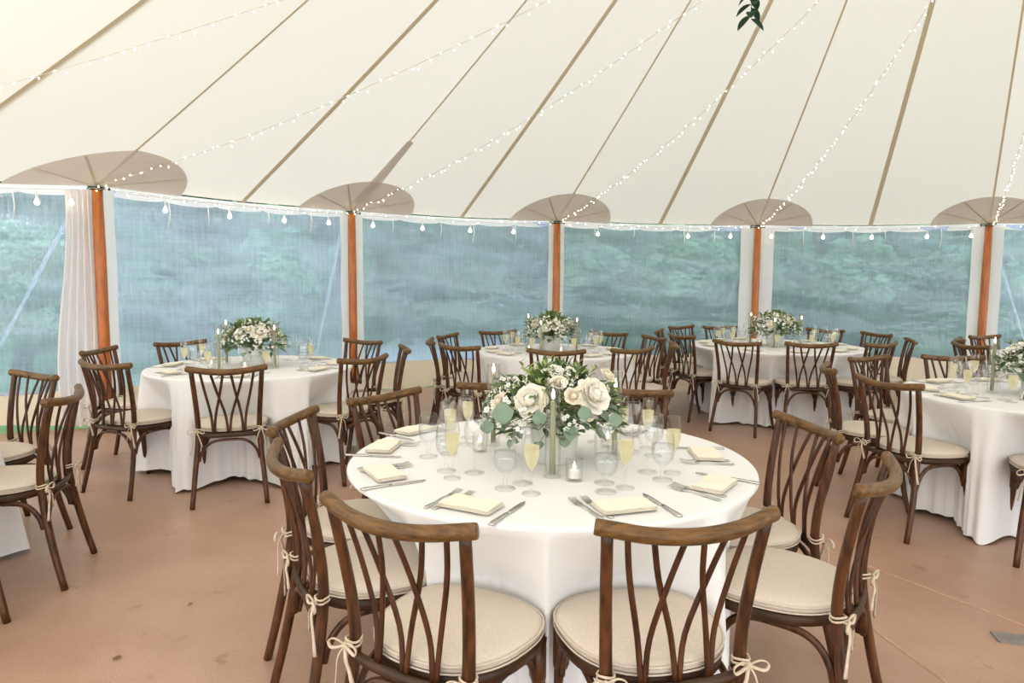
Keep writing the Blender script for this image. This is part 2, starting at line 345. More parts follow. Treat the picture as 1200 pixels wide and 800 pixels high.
# saw-cut joints of the slab
def joint(p, q):
    a = unproj(*p, 0); b = unproj(*q, 0); a.z = b.z = 0.002; d = (b - a).normalized(); a = a - d * 0.3; b = b + d * 1.0; s_ = Vector((-d.y, d.x, 0)) * 0.006
    mb = MB(); h = Vector((0, 0, 0.0015)); mb.add([a - s_, b - s_, b + s_, a + s_, a - s_ - h, b - s_ - h, b + s_ - h, a + s_ - h], [(0, 1, 2, 3), (0, 4, 5, 1), (3, 2, 6, 7)]); mb.build('slab_joint', M['joint'], flo_, smooth=False)
joint((1010, 660), (1200, 733)); joint((1020, 735), (1110, 800))
mb = MB(); G = 40
P = [[(x * 3.2 - 64, y * 3.2 - 40, -0.085 + (max(0, math.hypot(x * 3.2 - 64, y * 3.2 - 44) - 17) * 0.42 if y * 3.2 - 40 > 6 else 0)) for y in range(G)] for x in range(G + 1)]
mb.grid(P); lawn = mb.build('ground', M['lawn']); tag(lawn, 'green lawn rising outside the tent', 'ground', kind='structure')
mb = MB(); g0 = unproj(493, 402, -0.02); P = []  # flat pale patch laid on the lawn beyond the third window
for (x, y) in [(400, 426), (568, 420), (590, 397), (468, 396)]: P.append(unproj(x, y, -0.06))
mb.add(P + [p - Vector((0, 0, 0.03)) for p in P], [(0, 1, 2, 3), (0, 4, 5, 1), (1, 5, 6, 2), (2, 6, 7, 3), (3, 7, 4, 0)]); pth = mb.build('pale_patch', M['pale_ground'], smooth=False); tag(pth, 'bright pale patch outside the window left of middle pole', 'path', kind='structure')

# window bays: clear vinyl, white hems, canvas skirt
SK = 0.345
def bay(i, idx):
    a, b = loop[i], loop[i + 1]; d = (b - a); L = d.length; d.normalize(); nrm = Vector((-d.y, d.x, 0))
    if nrm.dot(a - Vector((1.5, 3, 0))) < 0: nrm = -nrm
    rr = random.Random(i)
    def wp(s, z, off=0.0): 
        p = a + d * s + nrm * (0.075 + off); return Vector((p.x, p.y, z))
    def rip(s, z): return 0.012 * math.sin(s * 5 + i) * math.sin(z * 2.3 + s) + 0.006 * math.sin(z * 11 + s * 1.7 + i)
    def topz(s): return EZ - 0.035 * math.sin(PI * s / L) - 0.035
    mb = MB(); NS, NZ = 40, 20; s0, s1 = 0.09, L - 0.09
    P = [[wp(lerp(s0, s1, j / NS), lerp(SK, topz(lerp(s0, s1, j / NS)), k / NZ), rip(lerp(s0, s1, j / NS), k * 0.1)) for k in range(NZ + 1)] for j in range(NS + 1)]
    mb.grid(P); w = mb.build('window_%d' % idx, M['vinyl']); tag(w, 'clear vinyl tent window, bay %s' % ['at the left edge', 'right of first pole', 'between second and middle pole', 'right of middle pole', 'left of last pole', 'at the right edge', 'beyond right edge'][idx - 1], 'window', kind='structure')
    HW = {1: 0.10, 2: 0.10, 3: 0.09, 4: 0.06, 5: 0.19, 6: 0.13}
    for (u0, u1) in ((-0.01, 0.055 + HW.get(i, .1)), (L - 0.055 - HW.get(i + 1, .1), L + 0.01)):
        mb = MB(); P = [[wp(u, lerp(0.03, topz(u), k / 16), -0.034 + 0.008 * math.sin(k * 0.9 + u * 9)) for k in range(17)] for u in (u0, (u0 + u1) / 2, u1)]
        mb.grid(P); mb.build('side_hem', M['hem'], w)
    # top hem with shallow scallops and small ties
    mb = MB(); P = []
    for j in range(61):
        s = lerp(s0, s1, j / 60); dz = 0.045 + 0.025 * abs(math.sin(PI * j / 60 * 5)) ** 0.6
        P.append([wp(s, topz(s) - dz, -0.010), wp(s, topz(s) + 0.03, -0.004)])
    mb.grid(P); mb.build('top_hem', M['hem'], w)
    for q in range(1, 5):
        s = L * q / 5 + rr.uniform(-0.1, 0.1); z0 = topz(s) - 0.03; ln = rr.uniform(0.12, 0.3); mb = MB()
        mb.tube([wp(s, z0, -0.03), wp(s + 0.01, z0 - ln * 0.5, -0.035), wp(s + rr.uniform(-.02, .02), z0 - ln, -0.03)], 0.006, 5); mb.build('tie_cord', M['white_web'], w)
    mb = MB(); P = [[wp(lerp(s0 - .03, s1 + .03, j / 40), lerp((0.05 if i == 1 else 0.0) + 0.015 * math.sin(j * 0.5), SK + 0.02, k / 5), -0.004 + 0.012 * math.sin(j * 0.9) * (1 - k / 5)) for k in range(6)] for j in range(41)]
    mb.grid(P); mb.build('canvas_skirt', M['skirt'], w)
    return w
for k, i in enumerate(range(0, 7)): bay(i, k + 1)

# poles
plabels = {1: 'varnished wooden tent pole left of the frame edge', 2: 'varnished wooden tent pole beside the gathered white curtain', 3: 'varnished wooden tent pole behind the left table\'s right-hand chairs', 4: 'varnished wooden tent pole directly behind the middle back table', 5: 'varnished wooden tent pole behind the right back table', 6: 'varnished wooden tent pole behind the right table\'s flowers'}
botx = {2: (127.0 + 5, 483)}
for i in range(1, 7):
    p = loop[i]; root = empty('tent_pole', (p.x, p.y, 0)); tag(root, plabels[i], 'pole', 'perimeter tent poles')
    off = Vector((0, 0, 0))
    mb = MB(); mb.tube([(0, 0, 0.005), (0, 0, 0.8), (0, 0, 1.6), (0, 0, EZ - 0.05)], [0.050, 0.052, 0.052, 0.046], 16); mb.build('pole_shaft', M['pole'], root)
    mb = MB(); mb.tube([(0, 0, EZ - 0.06), (0, 0, EZ - 0.03)], 0.052, 14); mb.tube([(0, 0, EZ - 0.03), (0, 0, EZ + 0.06)], 0.008, 8); mb.build('pole_head', M['hardware'], root)
    rb = MB()
    for sx in (-1, 1): rb.ball((sx * 0.10, 0.02, EZ - 0.05), 0.014, 8, 6)
    rb.tube([(-0.11, 0.02, EZ - 0.05), (0.11, 0.02, EZ - 0.05)], 0.006, 6); rb.build('eave_ring', M['hardware'], root)

# gathered curtain left of the first visible pole
p = loop[2]; d = (loop[1] - loop[2]).normalized(); nrm = Vector((0.35, -0.94, 0)); mb = MB(); P = []
for j in range(49):
    u = j / 48; row = []
    for k in range(25):
        z = lerp(0.03, EZ - 0.06, k / 24); wd = 0.24 + 0.05 * math.sin(z * 2.0 + 0.5) + 0.05 * (1 - z / EZ)
        s = 0.06 + u * wd; off = 0.028 * math.sin(u * 2 * PI * 4.5 + 0.5 * math.sin(z * 1.7)) + 0.01 * math.sin(z * 4 + u * 5)
        q = p + d * s + nrm * (off + 0.015); row.append(Vector((q.x, q.y, z)))
    P.append(row)
mb.grid(P); o = mb.build('gathered_curtain', M['curtain']); tag(o, 'white curtain gathered against the leftmost visible pole', 'curtain')

# guy straps outside
for (i, gx, gy, lab) in [(2, -35, 471, 'seen through the leftmost window'), (3, 366, 438, 'running down left of second visible pole'), (4, 632, 429, 'running down left of middle pole'), (5, 827, 427, 'running down left of fourth visible pole'), (6, 1212, 438, 'running down right of the last pole')]:
    a = loop[i] + (loop[i] - PEAK) * 0.02; a.z = EZ - 0.02; b = unproj(gx, gy, -0.07)
    dd = (b - a).normalized(); sd = dd.cross(Vector((0, 1, 0))).normalized() * 0.022; th = dd.cross(sd).normalized() * 0.002
    root = empty('guy_strap', (b.x, b.y, -0.07)); tag(root, 'white guy strap outside, ' + lab, 'strap', 'guy straps outside the tent')
    rel = Vector((b.x, b.y, -0.07)); a = a - rel; b = b - rel
    mb = MB(); mb.add([a - sd - th, a + sd - th, b + sd - th, b - sd - th, a - sd + th, a + sd + th, b + sd + th, b - sd + th], [(0, 1, 2, 3), (7, 6, 5, 4), (0, 3, 7, 4), (1, 5, 6, 2), (0, 4, 5, 1), (3, 2, 6, 7)])
    mb.build('strap', M['white_web'], root, smooth=False)
    mb = MB(); mb.tube([(0, 0, -0.2), (0, 0, 0.18)], 0.016, 8); mb.build('stake', M['hardware'], root)

# ---------------------------------------------------------------- string lights
def fairy(pa, pb, sag, n, label, rnd, name='string_light', group='fairy light strings'):
    N = 60; pts = []
    for i in range(N + 1):
        u = i / N; p = pa.lerp(pb, u); p.z -= sag * 4 * u * (1 - u); pts.append(p)
    root = empty(name, pa); tag(root, label, 'string lights', group)
    mb = MB(); mb.tube([q - pa for q in pts], 0.0022, 5); mb.build('wire', M['wire'], root)
    bm_ = MB(); bm_.ball((0, 0, 0), 0.0062, 6, 5); bme = bm_.mesh('bulb', M['fairy'])
    for k in range(n):
        u = (k + 0.5 + rnd.uniform(-.45, .45)) / n; u = u ** 1.0; p = pa.lerp(pb, u); p.z -= sag * 4 * u * (1 - u)
        o = bpy.data.objects.new('bulb', bme); COL.objects.link(o); o.parent = root
        o.location = p - pa + Vector((rnd.uniform(-.02, .02), rnd.uniform(-.02, .02), rnd.uniform(-.035, .012)))
    return root
rnd = random.Random(3)
CT = Vector((3.4, 4.02, 4.9))
names_ = {1: 'crossing the top left corner', 2: 'rising from the pole beside the white curtain', 3: 'rising from the second visible pole', 4: 'rising from the middle pole', 5: 'rising from the fourth visible pole', 6: 'rising from the last pole at right'}
for i in range(1, 7):
    a = loop[i] + Vector((0.03, -0.06, -0.03)); fairy(a, CT, 0.33, 84, 'warm fairy light string ' + names_[i], rnd)
# eave run of fairy lights: one string per bay
bn = ['', 'along the eave at the left edge', 'along the eave over the second window', 'along the eave over the third window', 'along the eave right of middle pole', 'along the eave left of last pole', 'along the eave at right edge']
for i, nn in ((2, 34), (3, 14), (4, 26), (5, 12), (6, 16)):
    a = loop[i] + Vector((0, -0.09, -0.05)); b = loop[i + 1] + Vector((0, -0.09, -0.05)); fairy(a, b, 0.03, nn, 'warm fairy light string ' + bn[i], rnd)
# festoon lamps hanging just outside, pear-shaped bulbs
def festoon(i, xs, label):
    a = loop[i]; b = loop[i + 1]; d = (b - a).normalized(); nrm = Vector((-d.y, d.x, 0))
    if nrm.dot(a - Vector((1.5, 3, 0))) < 0: nrm = -nrm
    a2 = a - nrm * 0.12 + d * 0.12; b2 = b - nrm * 0.12 - d * 0.12; a2.z = b2.z = EZ - 0.08; root = empty('festoon_string', a2); tag(root, label, 'string lights', 'festoon lamp strings')
    L = (b2 - a2).length
    def pt(s): p = a2 + d * s; p.z -= 0.02 * math.sin(PI * max(0, min(1, s / L))); return p
    mb = MB(); mb.tube([pt(L * k / 20) - a2 for k in range(21)], 0.005, 6); mb.build('cable', M['white_web'], root)
    for x in xs:
        # intersect the pixel column with the bay line
        q = unproj(x, 250, EZ - 0.1); dr = Vector((q.x, q.y, 0)); den = dr.x * d.y - dr.y * d.x
        s = (a2.x * dr.y - a2.y * dr.x) / -( d.x * dr.y - d.y * dr.x) if abs(den) > 1e-6 else 0
        if not 0 < s < L: continue
        p = pt(s) - a2
        mb = MB(); mb.tube([p, p + Vector((0, 0, -0.05))], 0.003, 5); mb.lathe([(0.002, -0.04), (0.011, -0.045), (0.012, -0.08), (0.009, -0.085)], 10, p); so = mb.build('socket', M['white_web'], root)
        mb = MB(); mb.lathe([(0.009, -0.085), (0.013, -0.096), (0.021, -0.114), (0.022, -0.124), (0.016, -0.138), (0.002, -0.144)], 12, p); mb.build('bulb', M['bulb'], root)
festoon(1, [44, 84], 'festoon lamps hanging in the leftmost window')
festoon(2, [194, 269, 333, 385], 'festoon lamps over the second window, right of curtain')
festoon(3, [437, 495, 551, 602], 'festoon lamps over the window left of middle pole')
festoon(4, [701, 807, 857], 'festoon lamps over the window right of middle pole')
festoon(5, [905, 966, 1023, 1088, 1140], 'festoon lamps over the window left of last pole')

# hanging greenery sprig (top centre-right)
def leafv(L, Wd, base, direc, upv, bend=0.15, N=5):
    direc = Vector(direc).normalized(); upv = Vector(upv); s = direc.cross(upv)
    if s.length < 1e-4: s = direc.cross(Vector((1, 0, 0.3)))
    s.normalize(); nn = s.cross(direc); rows = []
    for k in range(N + 1):
        u = k / N; w = Wd * (math.sin(PI * min(1, u * 0.96 + 0.02)) ** 0.75) * 0.5; c_ = Vector(base) + direc * L * u - nn * bend * L * u * u
        rows.append([c_ - s * w + nn * w * 0.35, c_, c_ + s * w + nn * w * 0.35])
    return rows
gp = unproj(880, 14, 3.42); root = empty('greenery_sprig', gp); tag(root, 'dark green leafy sprig hanging from the canopy, top centre-right', 'greenery')
gu = 0
topz_ = 5.6
for _ in range(40):
    dd = math.hypot(gp.x - PEAK.x, gp.y - PEAK.y)
mb = MB(); mb.tube([(0.0, 0, -0.02), (0.012, 0, 0.25), (-0.01, 0.0, 0.8), (0, 0, 1.6)], 0.003, 5); mb.build('stem', M['garland'], root)
mb = MB(); rg = random.Random(5)
for k in range(60):
    z = -0.05 + k * 0.026; an = k * 2.2; dr = Vector((math.cos(an), math.sin(an), -0.7 + rg.uniform(-.3, .3)))
    mb.grid(leafv(0.115 + rg.uniform(-.015, .02), 0.070, (0, 0, z), dr, (0, 0, 1)))
mb.build('leaves', M['garland'], root)

# ---------------------------------------------------------------- chair
def seat_outline(s=1.0, n=48, inset=0.0):
    pts = []
    for k in range(n):
        a = 2 * PI * k / n; c_, s_ = math.cos(a), math.sin(a); e = 0.80
        x = (0.222 - inset) * math.copysign(abs(c_) ** e, c_); y = (0.212 - inset) * math.copysign(abs(s_) ** e, s_) + 0.010
        x *= 1 + 0.10 * (y / 0.21)        # wider at the front
        pts.append((x * s, y * s))
    return pts
def loft(mb, levels, mi=0, cap=True):
    n = len(levels[0][0]); vs = []
    for o, z in levels: vs += [(x, y, z) for x, y in o]
    fs = [(i * n + k, i * n + (k + 1) % n, (i + 1) * n + (k + 1) % n, (i + 1) * n + k) for i in range(len(levels) - 1) for k in range(n)]
    if cap: fs += [tuple(range(n))[::-1], tuple((len(levels) - 1) * n + k for k in range(n))]
    mb.add(vs, fs, mi)
def make_chair():
    root = empty('crossback_chair')
    # seat frame: bent ring
    mb = MB(); loft(mb, [(seat_outline(inset=0.012), 0.425), (seat_outline(inset=0.002), 0.430), (seat_outline(inset=0.0), 0.445), (seat_outline(inset=0.003), 0.458), (seat_outline(inset=0.012), 0.463)]); mb.build('seat_frame', M['wood_frame'], root)
    # cushion with puffed top
    mb = MB(); lv = [(seat_outline(inset=0.012), 0.465), (seat_outline(inset=-0.001), 0.474), (seat_outline(inset=-0.002), 0.488), (seat_outline(inset=0.012), 0.498), (seat_outline(inset=0.05), 0.505), (seat_outline(inset=0.11), 0.509), (seat_outline(inset=0.19), 0.510)]
    loft(mb, lv); cu = mb.build('cushion', M['linen'], root)
    mb = MB(); ol = seat_outline(inset=-0.003)
    mb.tube([(x, y, 0.489) for x, y in ol + ol[:1]], 0.0035, 5, cap=False); mb.tube([(x, y, 0.470) for x, y in ol + ol[:1]], 0.003, 5, cap=False); mb.build('piping', M['linen'], cu)
    for s in (-1, 1):
        # rear leg and back post in one bend
        pts = bez([(s * 0.222, -0.290, 0.0), (s * 0.205, -0.245, 0.20), (s * 0.184, -0.208, 0.42), (s * 0.184, -0.203, 0.55), (s * 0.194, -0.222, 0.70), (s * 0.208, -0.258, 0.880)], 20)
        mb = MB(); mb.tube(pts, [lerp(0.0155, 0.0175, min(1, k / 8)) if k < 9 else lerp(0.0175, 0.0150, (k - 8) / 12) for k in range(21)], 10); mb.build('back_leg', M['wood'], root)
        pts = bez([(s * 0.215, 0.218, 0.0), (s * 0.200, 0.185, 0.14), (s * 0.186, 0.160, 0.32), (s * 0.184, 0.155, 0.44)], 12)
        mb = MB(); mb.tube(pts, [lerp(0.013, 0.0205, k / 12) for k in range(13)], 10)
        mb.tube([(s * 0.185, 0.158, 0.300), (s * 0.185, 0.157, 0.318), (s * 0.184, 0.155, 0.43)], [0.021, 0.027, 0.027], 10)
        mb.build('front_leg', M['wood'], root)
    # top rail: thick bent rod, ends raised and forward
    pts = bez([(-0.236, -0.248, 0.884), (-0.205, -0.260, 0.880), (-0.11, -0.292, 0.868), (0, -0.304, 0.863), (0.11, -0.292, 0.868), (0.205, -0.260, 0.880), (0.236, -0.248, 0.884)], 30)
    mb = MB(); mb.tube(pts, [0.0205 if 0 < k < 30 else 0.0185 for k in range(31)], 14, flat=(1.0, 0.92)); mb.build('top_rail', M['wood_rail'], root)
    # lower back rail behind the seat
    pts = bez([(-0.184, -0.205, 0.448), (-0.10, -0.222, 0.448), (0, -0.228, 0.448), (0.10, -0.222, 0.448), (0.184, -0.205, 0.448)], 16)
    mb = MB(); mb.tube(pts, 0.015, 8, flat=(1.0, 0.8)); mb.build('lower_back_rail', M['wood_frame'], root)
    for s in (-1, 1):
        for (xt, xb, bow) in ((0.160, 0.094, 0.006), (0.100, 0.004, 0.016), (0.022, 0.086, 0.016)):
            p0 = Vector((s * xb, -0.222 + abs(xb) * 0.06, 0.455)); p1 = Vector((s * xt, -0.298 + abs(xt) * 0.22, 0.858 + abs(xt) * 0.1)); md = p0.lerp(p1, 0.5)
            q1 = p0.lerp(p1, 0.30); q1.x = s * lerp(xb, xt, 0.30 - 0.14); q2 = p0.lerp(p1, 0.68); q2.x = s * lerp(xb, xt, 0.68 - 0.03)
            q1.y += 0.022; q2.y += 0.020
            mb = MB(); mb.tube(bez([p0, q1, q2, p1], 12), 0.0072, 8, flat=(0.85, 1.15), up0=(0, 1, 0)); mb.build('spindle', M['wood_spindle'], root)
    # bent braces: arches between the legs under the seat
    def arch(p, q, zt, drop, name='brace'):
        p = Vector(p); q = Vector(q); pts = []
        for (u, z) in ((0.0, 0.0), (0.035, 0.35), (0.12, 0.72), (0.26, 0.95), (0.5, 1.0), (0.74, 0.95), (0.88, 0.72), (0.965, 0.35), (1.0, 0.0)):
            r_ = p.lerp(q, u); r_.z = drop + (zt - drop) * z; pts.append(r_)
        mb = MB(); mb.tube(bez(pts, 28), 0.0115, 8, flat=(0.8, 1.1)); mb.build(name, M['wood'], root)
    arch((-0.180, -0.218, 0), (0.180, -0.218, 0), 0.418, 0.285)
    arch((-0.172, 0.160, 0), (0.172, 0.160, 0), 0.418, 0.30)
    for s in (-1, 1): arch((s * 0.186, -0.205, 0), (s * 0.184, 0.145, 0), 0.418, 0.285)
    # cushion ties: bow knots on the rear posts
    for s in (-1, 1):
        mb = MB(); cx, cy = s * 0.184, -0.206
        rg = random.Random(10 + s)
        for dz in (0.0, 0.012):
            mb.tube([(cx + 0.0215 * math.cos(2 * PI * k / 12), cy + 0.0215 * math.sin(2 * PI * k / 12), 0.482 + dz + 0.003 * math.sin(k)) for k in range(13)], 0.0035, 5, cap=False)
        kx, ky, kz = cx + s * 0.008, cy - 0.024, 0.484
        mb.ball((kx, ky, kz), (0.009, 0.008, 0.008), 8, 6)
        for sg in (-1, 1):
            mb.tube(bez([(kx, ky, kz), (kx + sg * 0.025, ky - 0.012, kz + 0.016), (kx + sg * 0.048, ky - 0.012, kz + 0.004), (kx + sg * 0.040, ky - 0.010, kz - 0.014), (kx, ky - 0.003, kz)], 14), 0.0042, 5, flat=(0.5, 1.2))
            ln = 0.10 + 0.05 * (sg * s > 0)
            mb.tube(bez([(kx, ky, kz), (kx + sg * 0.014, ky - 0.014, kz - 0.03), (kx + sg * 0.024, ky - 0.012, kz - ln * 0.6), (kx + sg * 0.034, ky - 0.010, kz - ln)], 10), [0.004] * 8 + [0.0045, 0.005, 0.0055], 5, flat=(0.5, 1.3))
        mb.build('cushion_tie', M['tie'], root)
    return root

TB = {'main': ((0.151, 2.618), 0.772, 'foreground table'), 'left': ((-2.03, 5.30), 0.765, 'left table'), 'mid': ((0.40, 6.65), 0.765, 'middle back table'),
      'rb': ((2.86, 7.38), 0.90, 'right back table'), 'right': ((3.28, 4.18), 0.765, 'right table'), 'fl': ((-3.22, 2.90), 0.745, 'cut-off table at left edge'), 'fr': ((5.45, 6.45), 0.765, 'far table behind right flowers')}
# rail centre (midpoint between rail ends), bearing from the table (deg), where it sits
CH = [
 ('main', -0.280, 1.620, -120, 'front left seat'), ('main', 0.425, 1.590, -77, 'front right seat'), ('main', 1.095, 2.015, -37, 'lower right seat'),
 ('main', 1.170, 2.680, 7, 'upper right seat'), ('main', -0.695, 2.125, -151, 'lower left seat'), ('main', -0.870, 2.710, 176, 'upper left seat'),
 ('main', -0.610, 3.300, 144, 'back left seat'), ('main', -0.060, 3.690, 101, 'back seat behind the flowers\' left side'), ('main', 0.600, 3.520, 66, 'back right seat'),
 ('left', -1.800, 4.280, -71, 'nearest seat, its back square to us'), ('left', -2.670, 4.450, -112, 'nearer of two left seats'), ('left', -3.200, 5.270, 181, 'farther of two left seats'),
 ('left', -2.890, 5.940, 146, 'back left seat'), ('left', -1.370, 6.220, 58, 'back right seat before the pole'), ('left', -1.070, 4.880, -35, 'near right seat'), ('left', -0.900, 5.580, 14, 'edge-on far right seat'),
 ('mid', -0.730, 6.300, -172, 'edge-on left seat'), ('mid', -0.650, 6.920, 160, 'farther left seat'), ('mid', -0.450, 5.830, -128, 'near left seat'), ('mid', -0.150, 7.480, 122, 'back left seat'),
 ('mid', 0.360, 5.500, -95, 'front seat behind foreground flowers'), ('mid', 1.050, 7.400, 50, 'back right seat'), ('mid', 1.010, 5.700, -57, 'near right seat'), ('mid', 1.430, 6.870, 18, 'far right seat'), ('mid', 1.430, 6.120, -12, 'edge-on near right seat'),
 ('rb', 1.700, 7.790, 162, 'edge-on far left seat'), ('rb', 1.790, 7.170, -160, 'left seat'), ('rb', 2.130, 8.560, 126, 'back left corner seat'), ('rb', 2.130, 6.440, -130, 'front left seat'),
 ('rb', 2.780, 6.320, -97, 'front right seat'), ('rb', 2.620, 8.560, 104, 'back seat left of its flowers'), ('rb', 3.740, 8.150, 38, 'back seat right of its flowers'), ('rb', 4.060, 7.600, 12, 'far right seat'), ('rb', 3.470, 6.400, -62, 'near right seat'), ('rb', 3.960, 6.780, -22, 'edge-on right seat'),
 ('right', 2.190, 3.930, -163, 'seat with long dangling tie, front left'), ('right', 2.720, 5.160, 118, 'back left seat'), ('right', 2.150, 4.560, 160, 'edge-on left seat'), ('right', 3.430, 5.270, 86, 'back seat left of its flowers'), ('right', 2.820, 3.330, -118, 'near seat cut by the right frame edge'),
 ('fr', 4.270, 6.320, -174, 'left seat, back curving toward us'), ('fr', 5.130, 7.380, 110, 'back seat beside the last pole'), ('fr', 4.600, 6.950, 150, 'upper left seat, mostly hidden'),
 ('fl', -2.760, 3.900, 62, 'far seat facing us'), ('fl', -2.170, 3.260, 16, 'right seat in profile'), ('fl', -2.260, 2.580, -30, 'near seat, only a foot showing')]
chair0 = make_chair(); seats = {}
for k, (tb, x, y, bear, ref) in enumerate(CH):
    b_ = math.radians(bear); face = Vector((-math.cos(b_), -math.sin(b_), 0)); pos = Vector((x, y, 0)) + face * 0.25
    o = chair0 if k == 0 else copy_tree(chair0)
    o.location = pos; o.rotation_euler = (0, 0, math.atan2(face.y, face.x) - PI / 2)
    tag(o, 'brown cross-back chair with tied beige cushion, %s of %s' % (ref, TB[tb][2]), 'chair', 'cross-back chairs')
    if len(o['label'].split()) > 16: o['label'] = 'brown cross-back chair, %s of %s' % (ref, TB[tb][2])
    seats.setdefault(tb, []).append((pos, b_, ref))

# ---------------------------------------------------------------- tablecloths
TZ = 0.765
def cloth(tb, seed):
    (cx, cy), R, tname = TB[tb]; rg = random.Random(seed); N = 540; ch = seats.get(tb, [])
    lim = [9.0] * N; push = [0.0] * N
    for (pos, b_, ref) in ch:
        dx, dy = pos.x - cx, pos.y - cy; d0 = math.hypot(dx, dy); a0 = math.atan2(dy, dx)
        for k in range(N):
            ph = 2 * PI * k / N - a0; ph = (ph + PI) % (2 * PI) - PI
            if abs(ph) > 0.9: continue
            rad = 0.262; disc = rad ** 2 - (d0 * math.sin(ph)) ** 2
            if disc > 0 and math.cos(ph) > 0: lim[k] = min(lim[k], d0 * math.cos(ph) - math.sqrt(disc))
    # folds
    nf = 19; phs = sorted([(k + rg.uniform(-.33, .33)) / nf for k in range(nf)]); amp = [rg.uniform(0.5, 1.0) for _ in range(nf)]
    fold = []
    for k in range(N):
        u = k / N; v = 0
        for p_, a_ in zip(phs, amp):
            dd = abs((u - p_ + 0.5) % 1 - 0.5) * nf; v = max(v, a_ * math.exp(-(dd * 2.6) ** 2))
        fold.append(v)
    gaps = sorted([math.atan2(p_.y - cy, p_.x - cx) % (2 * PI) for p_, b_, r_ in ch])
    for g0, g1 in zip(gaps, gaps[1:] + [gaps[0] + 2 * PI] if gaps else []):
        if g1 - g0 < 1.0:
            for k in range(N):
                dd = abs(((2 * PI * k / N - (g0 + g1) / 2 + PI) % (2 * PI)) - PI); fold[k] = max(fold[k] * min(1, dd / 0.12), 1.15 * math.exp(-(dd / 0.045) ** 2))
    free = [R + (0.008 + 0.07 * f if tb != 'fl' else 0.11 + 0.07 * f) for f in fold]
    bot = [min(free[k], lim[k]) for k in range(N)]
    for _ in range(2 if tb == 'main' else 10): bot = [(bot[k - 1] + bot[k] * 2 + bot[(k + 1) % N]) / 4 for k in range(N)]
    bot = [min(b_, l_ + (0.0 if tb == 'main' else 0.03)) for b_, l_ in zip(bot, lim)]
    mb = MB(); rings = []
    for r_ in (0.02, 0.2, 0.4, 0.6, 0.70, 0.745): rings.append([(r_ * R / 0.76, TZ)] * N)
    rr = 0.014
    for q in (0.0, 0.33, 0.66, 1.0): rings.append([(R - rr + rr * math.sin(q * PI / 2), TZ - rr + rr * math.cos(q * PI / 2))] * N)
    NZ = 26; hem = [0.008 + 0.010 * (1 + math.sin(12 * PI * k / N + seed)) + 0.014 * (1 - fold[k]) + 0.004 * math.sin(82 * PI * k / N) for k in range(N)]
    for q in range(1, NZ + 1):
        t_ = q / NZ; row = []
        for k in range(N):
            z = lerp(TZ - rr, hem[k], t_)
            s_ = min(1.0, (TZ - rr - z) / 0.235)           # reached the seat height
            if bot[k] < R:
                e_ = s_ ; r_ = lerp(R, bot[k], e_)
                if z < 0.42: r_ = min(free[k], lim[k] + (0.0 if tb == 'main' else 0.03), bot[k] + 0.05 * fold[k])
            else:
                r_ = lerp(R, bot[k], t_ ** 0.75)
            tt_ = max(0.0, (TZ - 0.08 - z) / TZ); ka = 2 * PI * k / N; am = 0.5 + 0.5 * math.sin(3 * ka + seed)
            r_ += tt_ * (0.012 * am * math.sin(41 * ka + 2.5 * math.sin(5 * ka + seed)) + 0.008 * math.sin(67 * ka + 2 * math.sin(7 * ka)) + 0.006 * (1 - am) * math.sin(29 * ka + seed))
            row.append((r_, z))
        rings.append(row)
    vs = [(0, 0, TZ)]; fs = []
    for row in rings: vs += [(r_ * math.cos(2 * PI * k / N), r_ * math.sin(2 * PI * k / N), z) for k, (r_, z) in enumerate(row)]
    fs += [(0, 1 + k, 1 + (k + 1) % N) for k in range(N)]
    for i in range(len(rings) - 1): fs += [(1 + i * N + k, 1 + (i + 1) * N + k, 1 + (i + 1) * N + (k + 1) % N, 1 + i * N + (k + 1) % N) for k in range(N)]
    mb.add(vs, fs); o = mb.build('tablecloth', M['cloth'], loc=(cx, cy, 0))
    tag(o, 'white floor-length cloth covering the round %s' % tname, 'tablecloth', 'white round tablecloths')
    return o
for k, tb in enumerate(TB): cloth(tb, k + 3)

# ---------------------------------------------------------------- tableware prototypes (moved into place or copied)
protos = {}
def g_water():
    root = empty('water_goblet'); mb = MB()
    mb.lathe([(0.001, 0.004), (0.033, 0.002), (0.035, 0.0), (0.034, 0.004), (0.012, 0.009), (0.0065, 0.014), (0.0085, 0.026), (0.006, 0.036), (0.008, 0.050), (0.020, 0.058), (0.034, 0.074), (0.0395, 0.098), (0.0375, 0.130), (0.0342, 0.165)], 24)
    mb.lathe([(0.0342, 0.165), (0.0339, 0.1664), (0.0326, 0.165)], 24); mb.build('goblet_bowl', M['glass'], root)
    mb = MB(); mb.lathe([(0.002, 0.0585), (0.018, 0.062), (0.032, 0.077), (0.0370, 0.098), (0.0365, 0.126)], 20, cap1=True); mb.build('iced_water', M['water'], root); return root
def g_wine():
    root = empty('wine_glass'); mb = MB()
    mb.lathe([(0.001, 0.004), (0.034, 0.0015), (0.0355, 0.0), (0.034, 0.004), (0.010, 0.007), (0.0042, 0.014), (0.0036, 0.05), (0.0040, 0.082), (0.012, 0.090), (0.029, 0.106), (0.0375, 0.130), (0.0360, 0.160), (0.0300, 0.200)], 24)
    mb.lathe([(0.03, 0.2), (0.0297, 0.2014), (0.0284, 0.2)], 24); mb.build('wine_glass_bowl', M['glass'], root); return root
